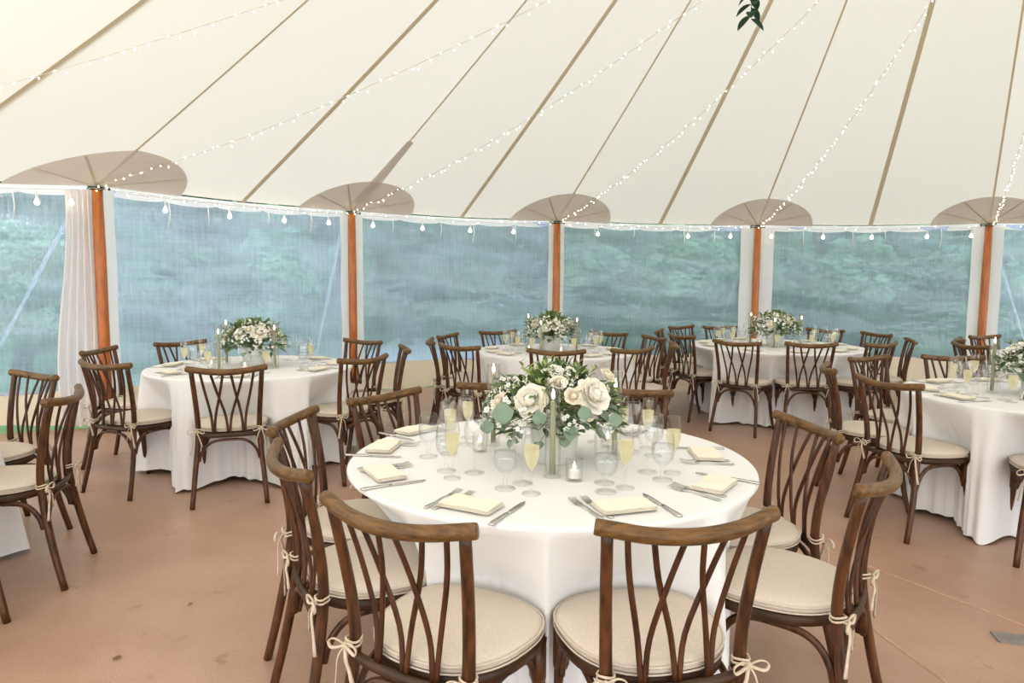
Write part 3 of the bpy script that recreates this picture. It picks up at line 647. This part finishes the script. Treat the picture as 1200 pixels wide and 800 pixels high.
def g_flute():
    root = empty('champagne_flute'); mb = MB()
    mb.lathe([(0.001, 0.004), (0.030, 0.0015), (0.0315, 0.0), (0.030, 0.004), (0.009, 0.007), (0.0040, 0.014), (0.0040, 0.060), (0.0075, 0.075), (0.019, 0.100), (0.0255, 0.130), (0.0255, 0.170), (0.0225, 0.205)], 20)
    mb.lathe([(0.0225, 0.205), (0.0222, 0.2064), (0.0209, 0.205)], 24); mb.build('flute_bowl', M['glass'], root)
    mb = MB(); mb.lathe([(0.002, 0.076), (0.0175, 0.1015), (0.0238, 0.130), (0.0240, 0.158)], 18, cap1=True); mb.build('champagne', M['champagne'], root); return root
def napkin(mt):
    mb = MB(); L, Wd = 0.175, 0.105
    for k in range(4):
        z0 = 0.0005 + k * 0.0034; z1 = z0 + 0.0026; ins = 0.002 * k; P = []
        NX, NY = 12, 8
        def sx(u): return -L / 2 + ins * 0.6 + (L - ins) * u
        def sy(v): return -Wd / 2 + (Wd - ins) * v
        top = [[(sx(i / NX), sy(j / NY), z1 + 0.0015 * math.sin(i * 0.7 + j * 0.5 + k) * (k > 2) - 0.0009 * (i in (0, NX)) - 0.0009 * (j in (0, NY))) for j in range(NY + 1)] for i in range(NX + 1)]
        mb.grid([list(reversed(r_)) for r_ in top][::-1] if False else top)
        bt = [[(sx(i / NX), sy(j / NY), z0) for j in range(NY + 1)] for i in range(NX + 1)]
        edge = [(i, 0) for i in range(NX + 1)] + [(NX, j) for j in range(1, NY + 1)] + [(i, NY) for i in range(NX - 1, -1, -1)] + [(0, j) for j in range(NY - 1, 0, -1)]
        vs = [top[i][j] for i, j in edge] + [tuple(bt[i][j]) for i, j in edge]; n = len(edge)
        mid_ = [((a[0] + b[0]) / 2 * 1.006, (a[1] + b[1]) / 2 * 1.01, (a[2] + b[2]) / 2) for a, b in zip(vs[:n], vs[n:])]
        mb.add(vs[:n] + mid_ + vs[n:], [(k2, n + k2, n + (k2 + 1) % n, (k2 + 1) % n) for k2 in range(n)] + [(n + k2, 2 * n + k2, 2 * n + (k2 + 1) % n, n + (k2 + 1) % n) for k2 in range(n)])
    return mb.mesh('folded_napkin', mt)
def sheet(mb, outline, th, zf):
    n = len(outline); vs = [(x, y, zf(x, y) + th) for x, y in outline] + [(x, y, zf(x, y)) for x, y in outline]
    mb.add(vs, [tuple(range(n)), tuple(range(2 * n - 1, n - 1, -1))] + [(k, k + n, (k + 1) % n + n, (k + 1) % n) for k in range(n)])
def strip(mb, st, th):
    """st: list of (y, halfwidth, z)"""
    vs = []
    for y, w, z in st: vs += [(-w, y, z), (w, y, z), (w * 0.8, y, z + th), (-w * 0.8, y, z + th)]
    fs = [(0, 1, 2, 3), tuple(len(st) * 4 - 4 + q for q in (3, 2, 1, 0))]
    for i in range(len(st) - 1):
        for q in range(4): fs.append((i * 4 + q, (i + 1) * 4 + q, (i + 1) * 4 + (q + 1) % 4, i * 4 + (q + 1) % 4))
    mb.add(vs, fs)
def fork():
    mb = MB(); strip(mb, [(-0.095, 0.006, 0.002), (-0.085, 0.0095, 0.002), (-0.04, 0.006, 0.003), (0.0, 0.0035, 0.007), (0.025, 0.0035, 0.006), (0.038, 0.009, 0.003), (0.048, 0.0125, 0.002)], 0.0022)
    for k in range(4):
        x = -0.0105 + 0.007 * k; N = 5
        vs = []
        for i in range(N + 1):
            y = 0.046 + 0.05 * i / N; z = 0.002 + 0.007 * (i / N) ** 2; w = 0.0024 * (1 - 0.4 * i / N); vs += [(x - w, y, z), (x + w, y, z), (x + w, y, z + 0.0018), (x - w, y, z + 0.0018)]
        fs = []
        for i in range(N):
            for q in range(4): fs.append((i * 4 + q, (i + 1) * 4 + q, (i + 1) * 4 + (q + 1) % 4, i * 4 + (q + 1) % 4))
        mb.add(vs, fs)
    return mb.mesh('table_fork', M['silver'])
def knife():
    mb = MB(); strip(mb, [(-0.115, 0.007, 0.001), (-0.105, 0.0095, 0.001), (-0.03, 0.0065, 0.0015), (-0.01, 0.005, 0.0015)], 0.005)
    strip(mb, [(-0.012, 0.005, 0.002), (0.01, 0.009, 0.002), (0.06, 0.010, 0.002), (0.095, 0.008, 0.002), (0.112, 0.002, 0.002)], 0.0016)
    return mb.mesh('table_knife', M['silver'])
def tagroot(o, nm): o.name = nm; return o
PR = {'water_goblet': g_water(), 'wine_glass': g_wine(), 'champagne_flute': g_flute()}
used = {k: False for k in PR}
NAP, NAPW, FORK, KNIFE = napkin(M['napkin']), napkin(M['napkin_white']), fork(), knife()
SURF = TZ + 0.0008
GRP = {'water_goblet': 'water goblets', 'wine_glass': 'wine glasses', 'champagne_flute': 'champagne flutes'}
TXT = {'water_goblet': 'stemmed goblet of iced water', 'wine_glass': 'empty stemmed wine glass', 'champagne_flute': 'flute of pale champagne'}
def put_glass(kind, x, y, place):
    o = PR[kind] if not used[kind] else copy_tree(PR[kind]); used[kind] = True
    o.location = (x, y, SURF); o.rotation_euler = (0, 0, random.uniform(0, 6))
    tag(o, '%s at %s' % (TXT[kind], place), 'glass', GRP[kind] + ' on the tables')
    if len(o['label'].split()) > 16: o['label'] = '%s at %s' % ({'water_goblet': 'water goblet', 'wine_glass': 'wine glass', 'champagne_flute': 'champagne flute'}[kind], place)
def put_mesh(name, me, x, y, rz, label, cat, group, z=SURF, tilt=0):
    o = bpy.data.objects.new(name, me); COL.objects.link(o); o.location = (x, y, z); o.rotation_euler = (0, tilt, rz); tag(o, label, cat, group); return o
def clip(s): 
    w = s.split(); return s if len(w) <= 16 else ' '.join(w[:16])

# hand-placed setting centres of the foreground table, keyed by seat index
main_nap = {0: (-0.120, 2.012), 1: (0.342, 2.010), 2: (0.682, 2.237), 3: (0.765, 2.640), 4: (-0.442, 2.340), 5: (-0.515, 2.720), 6: (-0.430, 3.030), 7: (-0.02, 3.20), 8: (0.50, 3.10)}
main_gl = {0: [('water_goblet', -0.019, 2.200), ('champagne_flute', 0.066, 2.147), ('wine_glass', 0.040, 2.262)],
           1: [('water_goblet', 0.309, 2.172), ('champagne_flute', 0.380, 2.219), ('wine_glass', 0.318, 2.272)],
           2: [('water_goblet', 0.525, 2.315), ('wine_glass', 0.492, 2.412), ('champagne_flute', 0.580, 2.400)],
           3: [('wine_glass', 0.490, 2.700), ('water_goblet', 0.560, 2.640), ('champagne_flute', 0.560, 2.760)],
           4: [('champagne_flute', -0.203, 2.312), ('wine_glass', -0.130, 2.382), ('water_goblet', -0.232, 2.402)],
           5: [('water_goblet', -0.320, 2.600), ('wine_glass', -0.245, 2.650), ('champagne_flute', -0.25, 2.74)],
           6: [('water_goblet', -0.270, 2.86), ('wine_glass', -0.190, 2.80), ('champagne_flute', -0.19, 2.92)],
           7: [('water_goblet', -0.03, 3.00), ('wine_glass', 0.06, 2.96), ('champagne_flute', 0.02, 3.07)],
           8: [('water_goblet', 0.43, 2.92), ('wine_glass', 0.36, 2.86), ('champagne_flute', 0.47, 2.83)]}
for tb in ('main', 'left', 'mid', 'rb', 'right'):
    (cx, cy), R, tname = TB[tb]
    for k, (pos, b_, ref) in enumerate(seats[tb]):
        a0 = math.atan2(pos.y - cy, pos.x - cx); place = 'the %s of %s' % (ref.split(',')[0], tname); rg = random.Random(k * 13 + len(tb))
        out_ = Vector((math.cos(a0), math.sin(a0))); tan_ = Vector((-out_.y, out_.x))   # tan_: to the sitter's left-to-right, sitter faces inward -> right hand is +tan_ rotated
        if tb == 'main': nx, ny = main_nap[k]; out_ = (Vector((nx, ny)) - Vector((cx, cy))).normalized(); tan_ = Vector((-out_.y, out_.x)); rot = math.atan2(tan_.y, tan_.x)
        else: nx, ny = cx + out_.x * (R - 0.15), cy + out_.y * (R - 0.15); rot = a0 + PI / 2
        jig = rg.uniform(-0.10, 0.10)
        white = (tb == 'main' and k in (8,))
        put_mesh('folded_napkin', NAPW if white else NAP, nx, ny, rot + jig, ('white' if white else 'cream') + ' folded napkin at ' + place, 'napkin', 'folded napkins on the tables', z=SURF + 0.006)
        right_ = tan_; ang = math.atan2(-out_.y, -out_.x) - PI / 2            # cutlery points inward
        if tb in ('main', 'left', 'right'):
            kx, ky = nx + right_.x * 0.125, ny + right_.y * 0.125
            put_mesh('table_knife', KNIFE, kx, ky, ang + jig * 0.8, 'steel knife at ' + place, 'knife', 'table knives')
            for q, nm in ((0.075, 'inner'), (0.112, 'outer')):
                fx, fy = nx - right_.x * q - out_.x * 0.025, ny - right_.y * q - out_.y * 0.025
                put_mesh('table_fork', FORK, fx, fy, ang + rg.uniform(-.22, .12), '%s steel fork at ' % nm + place, 'fork', 'table forks', z=SURF)
        if tb == 'main':
            for (kd, gx, gy) in main_gl[k]: put_glass(kd, gx, gy, place)
        else:
            for kd, dr, dt in (('water_goblet', 0.36, 0.10), ('wine_glass', 0.30, 0.02), ('champagne_flute', 0.33, 0.175)):
                dr += rg.uniform(-.02, .02); r_ = R - dr
                put_glass(kd, cx + out_.x * r_ + right_.x * dt, cy + out_.y * r_ + right_.y * dt, place)

# ---------------------------------------------------------------- candles
def taper_candle(x, y, h, label):
    root = empty('taper_candle', (x, y, SURF)); tag(root, label, 'candle', 'taper candles in glass sleeves')
    mb = MB(); mb.lathe([(0.001, 0.004), (0.029, 0.002), (0.031, 0.0), (0.030, 0.006), (0.028, 0.012), (0.0275, 0.04), (0.026, 0.34)], 20)
    mb.lathe([(0.026, 0.34), (0.0248, 0.341), (0.0262, 0.04), (0.02, 0.012), (0.001, 0.010)], 20); mb.build('glass_sleeve', M['sleeve'], root)
    mb = MB(); mb.tube([(0, 0, 0.011), (0, 0, h * 0.5), (0, 0, h - 0.006), (0, 0, h)], [0.0108, 0.0102, 0.0095, 0.005], 12); mb.tube([(0, 0, h), (0.001, 0, h + 0.008)], 0.001, 5); mb.build('candle_stick', M['taper'], root)
    mb = MB(); mb.lathe([(0.001, 0), (0.005, 0.006), (0.0062, 0.014), (0.004, 0.026), (0.0005, 0.038)], 10, (0, 0, h + 0.004)); mb.build('flame', M['flame'], root)
def votive(x, y, label):
    root = empty('votive_candle', (x, y, SURF)); tag(root, label, 'candle', 'votive candles in glass cups')
    mb = MB(); mb.lathe([(0.001, 0.004), (0.026, 0.003), (0.028, 0.0), (0.029, 0.006), (0.0315, 0.075)], 22); mb.lathe([(0.0315, 0.075), (0.0298, 0.0755), (0.0272, 0.009), (0.001, 0.008)], 22); mb.build('glass_cup', M['glass'], root)
    mb = MB(); mb.lathe([(0.018, 0.0095), (0.0185, 0.036), (0.015, 0.038), (0.002, 0.036)], 14, cap1=True); mb.build('wax', M['wax'], root)
    mb = MB(); mb.lathe([(0.001, 0), (0.0045, 0.005), (0.0055, 0.011), (0.003, 0.020), (0.0005, 0.028)], 8, (0, 0, 0.038)); mb.build('flame', M['flame'], root)
taper_candle(0.145, 2.345, 0.270, 'sage taper candle in glass sleeve, centre front of foreground flowers')
taper_candle(-0.075, 2.800, 0.300, 'sage taper candle left of the foreground flowers')
taper_candle(0.400, 2.600, 0.270, 'sage taper candle right of the foreground flowers')
votive(0.218, 2.300, 'lit white votive in clear cup, centre of foreground table')
votive(-0.125, 2.690, 'lit votive left of the foreground flower vase')
votive(0.40, 2.78, 'lit votive behind right side of foreground flowers')
for tb in ('left', 'mid', 'rb', 'right'):
    (cx, cy), R, tname = TB[tb]
    for q, (dx, dy) in enumerate([(-0.13, -0.30), (0.22, -0.12), (-0.24, 0.10)]):
        taper_candle(cx + dx, cy + dy, 0.27 + 0.02 * q, '%s sage taper candle on the %s' % (['front', 'right-hand', 'left-hand'][q], tname))
    for q, (dx, dy) in enumerate([(0.06, -0.30), (-0.24, -0.18)]):
        votive(cx + dx, cy + dy, '%s lit votive candle on the %s' % (['front', 'left-hand'][q], tname))

# ---------------------------------------------------------------- flower arrangements
def peony_mesh(r, seed, mt, name, open_=1.0):
    rg = random.Random(seed); mb = MB()
    for ring, (cnt, tilt, sc) in enumerate([(5, 0.12, 0.62), (7, 0.42, 0.80), (8, 0.78, 0.95), (9, 1.15, 1.05), (7, 1.5, 1.05)]):
        for k in range(cnt):
            an = 2 * PI * (k + 0.5 * ring) / cnt + rg.uniform(-.15, .15); tl = tilt * open_ + rg.uniform(-.1, .1)
            rows = []; L = r * 1.15 * sc; Wd = r * 0.85 * sc
            for i in range(6):
                u = i / 5; row = []
                for j in range(5):
                    v = j / 4 * 2 - 1; w = Wd * (0.25 + 0.75 * math.sin(PI * (0.12 + 0.62 * u))) * v * 0.62
                    curl = tl * u - 0.9 * (u ** 2) * (1 if ring < 4 else 0.4)
                    ang = tl * 0.75 + curl * 0.35
                    rad = 0.12 * r + L * u * math.sin(max(0.0, ang)) ; h = L * u * math.cos(ang) * 0.80 - abs(v) * 0.0 + r * 0.02 * math.sin(9 * v + k)
                    rad -= (v * v) * r * 0.18
                    row.append((rad * math.cos(an) - w * math.sin(an), rad * math.sin(an) + w * math.cos(an), h - r * 0.35 + (u == 1) * r * 0.04 * math.sin(7 * v + k * 2)))
                rows.append(row)
            mb.grid(rows)
    mb.ball((0, 0, 0.0), r * 0.42, 10, 8)
    return mb.mesh(name, mt)
def blossom_spray(rg, n, spread):
    mb = MB()
    for k in range(n):
        c_ = Vector((rg.uniform(-1, 1), rg.uniform(-1, 1), rg.uniform(-.5, .6))) * spread; nd = (c_ + Vector((0, -0.4 * spread, spread * 1.0))).normalized()
        a = nd.cross(Vector((0.3, 1, 0.1))).normalized(); b = nd.cross(a); r_ = rg.uniform(0.008, 0.013)
        mb.tube([c_ * 0.2 - Vector((0, 0, spread * 0.8)), c_], 0.0011, 4, mi=1)
        for p_ in range(5):
            q = 2 * PI * p_ / 5; dr = (a * math.cos(q) + b * math.sin(q)); sd = nd.cross(dr)
            mb.add([c_, c_ + dr * r_ * 0.6 - sd * r_ * 0.42 + nd * r_ * .15, c_ + dr * r_ * 1.1 + nd * r_ * .3, c_ + dr * r_ * 0.6 + sd * r_ * 0.42 + nd * r_ * .15], [(0, 1, 2, 3)], 0)
        mb.ball(c_ + nd * 0.0015, 0.0026, 5, 4, mi=2)
    return mb.mesh('blossom_spray', [M['blossom'], M['leaf'], M['yellowcentre']])
PEO = [peony_mesh(0.052, s, M['peony'], 'peony') for s in (1, 2)]
ROS = [peony_mesh(0.031, s, M['rose'], 'rose', 0.8) for s in (3, 4)]
SPR = [blossom_spray(random.Random(s), 9, 0.038) for s in range(6)]
def arrangement(cx, cy, seed, label, scale=1.0, hand=None):
    rg = random.Random(seed); root = empty('flower_arrangement', (cx, cy, SURF)); tag(root, label, 'flowers', 'white flower centrepieces')
    mb = MB(); n = 48; prof = [(0.070, 0.0), (0.078, 0.004), (0.086, 0.06), (0.092, 0.14), (0.094, 0.150), (0.089, 0.150), (0.085, 0.07), (0.07, 0.008)]
    vs = []; 
    for r_, z in prof:
        for k in range(n):
            q = 2 * PI * k / n; rr = r_ * (1 + 0.022 * math.cos(q * 16)); vs.append((rr * math.cos(q), rr * math.sin(q), z))
    mb.add(vs, [(i * n + k, i * n + (k + 1) % n, (i + 1) * n + (k + 1) % n, (i + 1) * n + k) for i in range(len(prof) - 1) for k in range(n)] + [tuple(range(n))[::-1]]); mb.build('vase', M['frosted'], root)
    C0 = Vector((0, 0, 0.185)); RX, RY, RZ = 0.245 * scale, 0.20 * scale, 0.155 * scale
    def dome(u, az, k=1.0):  # u: elevation 0..1
        el = u * PI / 2; return C0 + Vector((RX * math.cos(el) * math.cos(az), RY * math.cos(el) * math.sin(az), RZ * math.sin(el))) * k
    # foliage
    for (nm, mt, cnt, L0, W0) in (('foliage', M['leaf'], 330, 0.062, 0.024), ('light_foliage', M['leaf_light'], 130, 0.058, 0.017)):
        mb = MB()
        for k in range(cnt):
            az = rg.uniform(0, 2 * PI); u = rg.uniform(-0.28, 0.98); kk = rg.uniform(0.55, 1.02); p = dome(u, az, kk)
            dr = (p - C0).normalized() + Vector((rg.uniform(-.6, .6), rg.uniform(-.6, .6), rg.uniform(-.3, .6)))
            mb.grid(leafv(L0 * rg.uniform(0.7, 1.25), W0 * rg.uniform(.8, 1.3), p, dr, Vector((rg.uniform(-.5, .5), rg.uniform(-.5, .5), 1)), N=4))
            if k % 4 == 0: mb.tube([C0 * 0.75, (C0 + p) / 2, p], 0.0014, 4)
        mb.build(nm, mt, root)
    # round eucalyptus leaves, low and drooping
    mb = MB()
    for k in range(26):
        az = rg.uniform(0, 2 * PI); p = dome(rg.uniform(-0.35, 0.25), az, rg.uniform(0.75, 1.02)); dr = Vector((math.cos(az), math.sin(az), rg.uniform(-1.2, .1)))
        mb.tube([C0 * 0.9, p], 0.0012, 4); mb.grid(leafv(rg.uniform(.036, .058), rg.uniform(.036, .056), p, dr, Vector((math.cos(az) * .9, math.sin(az) * .9, 0.8)), bend=0.1, N=6))
    if hand:
        for (x, y, yy, sz) in hand['euca']:
            m2 = mb; mb = MB()
            q = unproj_y(x, y, yy) - Vector((cx, cy, SURF)); mb.grid(leafv(sz, sz, q + Vector((0, 0, sz / 2)), (0.1, -0.15, -1), (0, -1, 0.1), bend=0.05, N=7)); mb.tube([q + Vector((0, 0, sz / 2)), (q + C0) / 2 + Vector((0, 0, .03)), C0], 0.0014, 4); mb.build('eucalyptus_leaf', M['euca'], root); mb = m2
    mb.build('eucalyptus', M['euca'], root)
    # trailing long sprigs standing up
    for k in range(9):
        az = rg.uniform(0, 2 * PI); p0 = dome(rg.uniform(.3, .9), az, .7); tip = dome(rg.uniform(.4, 1.0), az, 1.18) + Vector((rg.uniform(-.03, .03), 0, 0.02))
        mb = MB(); mb.tube([p0, p0.lerp(tip, .5), tip], 0.0014, 4)
        for j in range(9):
            q = p0.lerp(tip, 0.3 + 0.7 * j / 8); a2 = j * 2.4; mb.grid(leafv(0.030, 0.010, q, Vector((math.cos(a2), math.sin(a2), 1.0)), (0, 0, 1), N=3))
        mb.build('leafy_sprig', M['leaf_light'], root)
    def flower(me, nm, p, s=1.0):
        o = bpy.data.objects.new(nm, me); COL.objects.link(o); o.parent = root; o.location = p
        dr = (p - C0 * 0.8).normalized(); o.rotation_euler = dr.to_track_quat('Z', 'Y').to_euler(); o.scale = (s, s, s)
    if hand:
        for (x, y, yy, s) in hand['peony']: flower(PEO[int(x) % 2], 'peony', unproj_y(x, y, yy) - Vector((cx, cy, SURF)), s)
        for (x, y, yy, s) in hand['rose']: flower(ROS[int(x) % 2], 'rose', unproj_y(x, y, yy) - Vector((cx, cy, SURF)), s)
    else:
        for k, (az, u) in enumerate([(-2.2, .35), (-1.2, .5), (-0.3, .3), (1.2, .4), (2.7, .45)]):
            flower(PEO[k % 2], 'peony', dome(u + rg.uniform(-.12, .12), az + rg.uniform(-.5, .5), 0.92), rg.uniform(.85, 1.1))
        for k in range(6): flower(ROS[k % 2], 'rose', dome(rg.uniform(.1, .9), -1.57 + rg.uniform(-1.6, 1.6), 0.97), rg.uniform(.9, 1.2))
    nsp = 42 if hand else 34
    for k in range(nsp):
        az = -1.57 + rg.uniform(-2.0, 2.0); flower(SPR[k % 6], 'blossom_spray', dome(rg.uniform(-0.15, 1.0), az, rg.uniform(.95, 1.10)), rg.uniform(.8, 1.15))
    return root
def unproj_y(x, y, yy):
    d = Fw * FPX + R2 * (x - 600) - U2 * (y - 400); return Vector((0, 0, CAMH)) + d * (yy / d.y)
arrangement(0.165, 2.56, 11, 'white peony and eucalyptus centrepiece on the foreground table', 1.0,
            {'peony': [(621, 468, 2.40, 1.0), (697, 462, 2.40, 1.08), (650, 492, 2.50, .6)], 'rose': [(672, 464, 2.36, .95), (585, 470, 2.45, .9), (655, 448, 2.42, .9), (712, 440, 2.45, .9), (690, 486, 2.40, .7)],
             'euca': [(588, 484, 2.37, .075), (684, 484, 2.33, .05), (631, 490, 2.35, .05), (661, 517, 2.36, .042), (570, 500, 2.42, .05), (720, 492, 2.38, .05)]})
arrangement(TB['left'][0][0] + 0.02, TB['left'][0][1], 21, 'white flower centrepiece on the left table', 0.97)
arrangement(TB['mid'][0][0] - 0.02, TB['mid'][0][1], 31, 'white flower centrepiece on the middle back table', 1.0)
arrangement(2.82, 7.30, 41, 'cream flower centrepiece on the right back table', 1.0)
arrangement(3.27, 4.20, 52, 'cream flower centrepiece cut by the right frame edge', 0.93)

# ---------------------------------------------------------------- small things on the floor
def dry_leaf(x, y, s, rz, label):
    p = unproj(x, y, 0.003); mb = MB(); mb.grid([[(a[0], a[1], a[2] + 0.004 * math.sin(a[0] * 90)) for a in r_] for r_ in leafv(s, s * 0.6, (-s / 2, 0, 0.002), (1, 0, 0.05), (0, 0, 1), N=6)])
    o = mb.build('dry_leaf', M['deadleaf'], loc=(p.x, p.y, 0.004), rz=rz); tag(o, label, 'leaf', 'dry leaves on the floor')
dry_leaf(137, 771, 0.035, 0.1, 'dry brown leaf on the floor near bottom left'); dry_leaf(223, 708, 0.022, 0.6, 'tiny dry leaf on the floor, bottom left quarter')
p = unproj(1186, 750, 0); mb = MB(); mb.box((0, 0, 0.004), (0.16, 0.085, 0.007)); mb.box((0, 0, 0.0082), (0.13, 0.06, 0.0015))
o = mb.build('floor_plate', M['plate'], smooth=False, loc=(p.x + 0.02, p.y, 0), rz=-0.25); tag(o, 'grey metal cover plate set on the floor, lower right', 'plate')

# ---------------------------------------------------------------- trees outside
def tree_mesh(seed, H, Rr, nleaf, mt):
    rg = random.Random(seed); blobs = []
    for k in range(16):
        a = rg.uniform(0, 2 * PI); r_ = Rr * rg.uniform(0.1, 0.75); z = H * rg.uniform(0.16, 0.9); blobs.append((Vector((r_ * math.cos(a), r_ * math.sin(a), z)), Rr * rg.uniform(.35, .6)))
    mb = MB()
    for k in range(nleaf):
        c_, br = rg.choice(blobs); d = Vector((rg.gauss(0, 1), rg.gauss(0, 1), rg.gauss(0, 1))).normalized(); p = c_ + d * br * rg.uniform(.6, 1.05)
        if p.z < 0.1: p.z = rg.uniform(0.1, 0.6)
        s = rg.uniform(.08, .19); a = (d + Vector((rg.uniform(-1, 1), rg.uniform(-1, 1), rg.uniform(-1, 1))) * 0.8).normalized(); u = a.cross(Vector((0, 0, 1))).normalized(); v = a.cross(u)
        mb.add([p - u * s, p - v * s * .6, p + u * s, p + v * s * .6], [(0, 1, 2, 3)])
    tk = MB(); tk.tube([(0, 0, -0.3), (0.1, 0, H * .3), (-0.05, 0.05, H * .6), (0, 0, H * .85)], [0.16, 0.13, 0.09, 0.03], 10)
    for k in range(7):
        c_, br = blobs[k]; z0 = H * (.25 + .05 * k); tk.tube([(0, 0, z0), c_ * .6 + Vector((0, 0, z0 * .4)), c_], [0.06, 0.04, 0.015], 6)
    return mb.mesh('crown', mt, smooth=False), tk.mesh('trunk', M['bark'])
kinds = [tree_mesh(1, 8.5, 2.1, 6500, M['tree1']), tree_mesh(2, 9.5, 2.1, 6500, M['tree2']), tree_mesh(3, 7.5, 2.1, 6500, M['tree3'])]
bk = [tree_mesh(4, 2.3, 0.8, 2400, M['tree3']), tree_mesh(5, 2.1, 0.8, 2400, M['tree1'])]
cols = ['mid green', 'dark green', 'pale green']
spots = []
for D, xs in ((15.4, [-16.2, -11.6, -7.0, -2.4, 2.2, 6.8, 11.4]), (19.0, [-17.5, -12.9, -8.3, -3.7, 0.9, 5.5, 10.1, 14.7]), (23.4, [-15, -10.4, -5.8, -1.2, 3.4, 8.0, 12.6, 17.2])):
    for k_, X_ in enumerate(xs): spots.append((600 + 800 * X_ / D, D + 0.5 * math.sin(k_ * 2.3), (k_ * 2 + int(D)) % 3))
spots.sort(key=lambda q: q[0])
wn = lambda x: 'leftmost window' if x < 113 else 'second window' if x < 412 else 'third window' if x < 652 else 'fourth window' if x < 888 else 'fifth window' if x < 1159 else 'rightmost window'
seen = {}
for (x, D, kd) in spots:
    w_ = wn(x); seen[w_] = seen.get(w_, 0) + 1; pos_ = ['leftmost', 'second', 'third', 'fourth', 'fifth', 'sixth', 'seventh', 'eighth', 'ninth'][seen[w_] - 1]
    X = (x - 600) / 800 * D; root = empty('tree', (X, D, -0.05 + max(0, math.hypot(X, D - 4) - 17) * 0.42), random.uniform(0, 6)); tag(root, '%s tree seen through the %s, %s there' % (cols[kd], w_, pos_), 'tree', 'trees outside the tent')
    if D > 21: root.scale = (1.15, 1.15, 1.55)
    elif D > 17: root.scale = (1.0, 1.0, 1.2)
    for me, nm in zip(kinds[kd], ('crown', 'trunk')):
        o = bpy.data.objects.new(nm, me); COL.objects.link(o); o.parent = root
for k, (x, D) in enumerate([(20, 10.5), (200, 11.6), (330, 12), (690, 12), (810, 12.3), (930, 12), (1010, 12.6), (1105, 12.0), (1190, 12.3)]):
    X = (x - 600) / 800 * D; root = empty('shrub', (X, D, -0.08), random.uniform(0, 6)); tag(root, '%s leafy shrub outside, low in the %s %s' % (['pale green', 'mid green'][k % 2], wn(x), 'at its left part' if k in (1, 3, 5) else 'at its right part' if k in (2, 4, 7) else 'by its middle'), 'shrub', 'shrubs outside the tent')
    for me, nm in zip(bk[k % 2], ('crown', 'stem')):
        o = bpy.data.objects.new(nm, me); COL.objects.link(o); o.parent = root
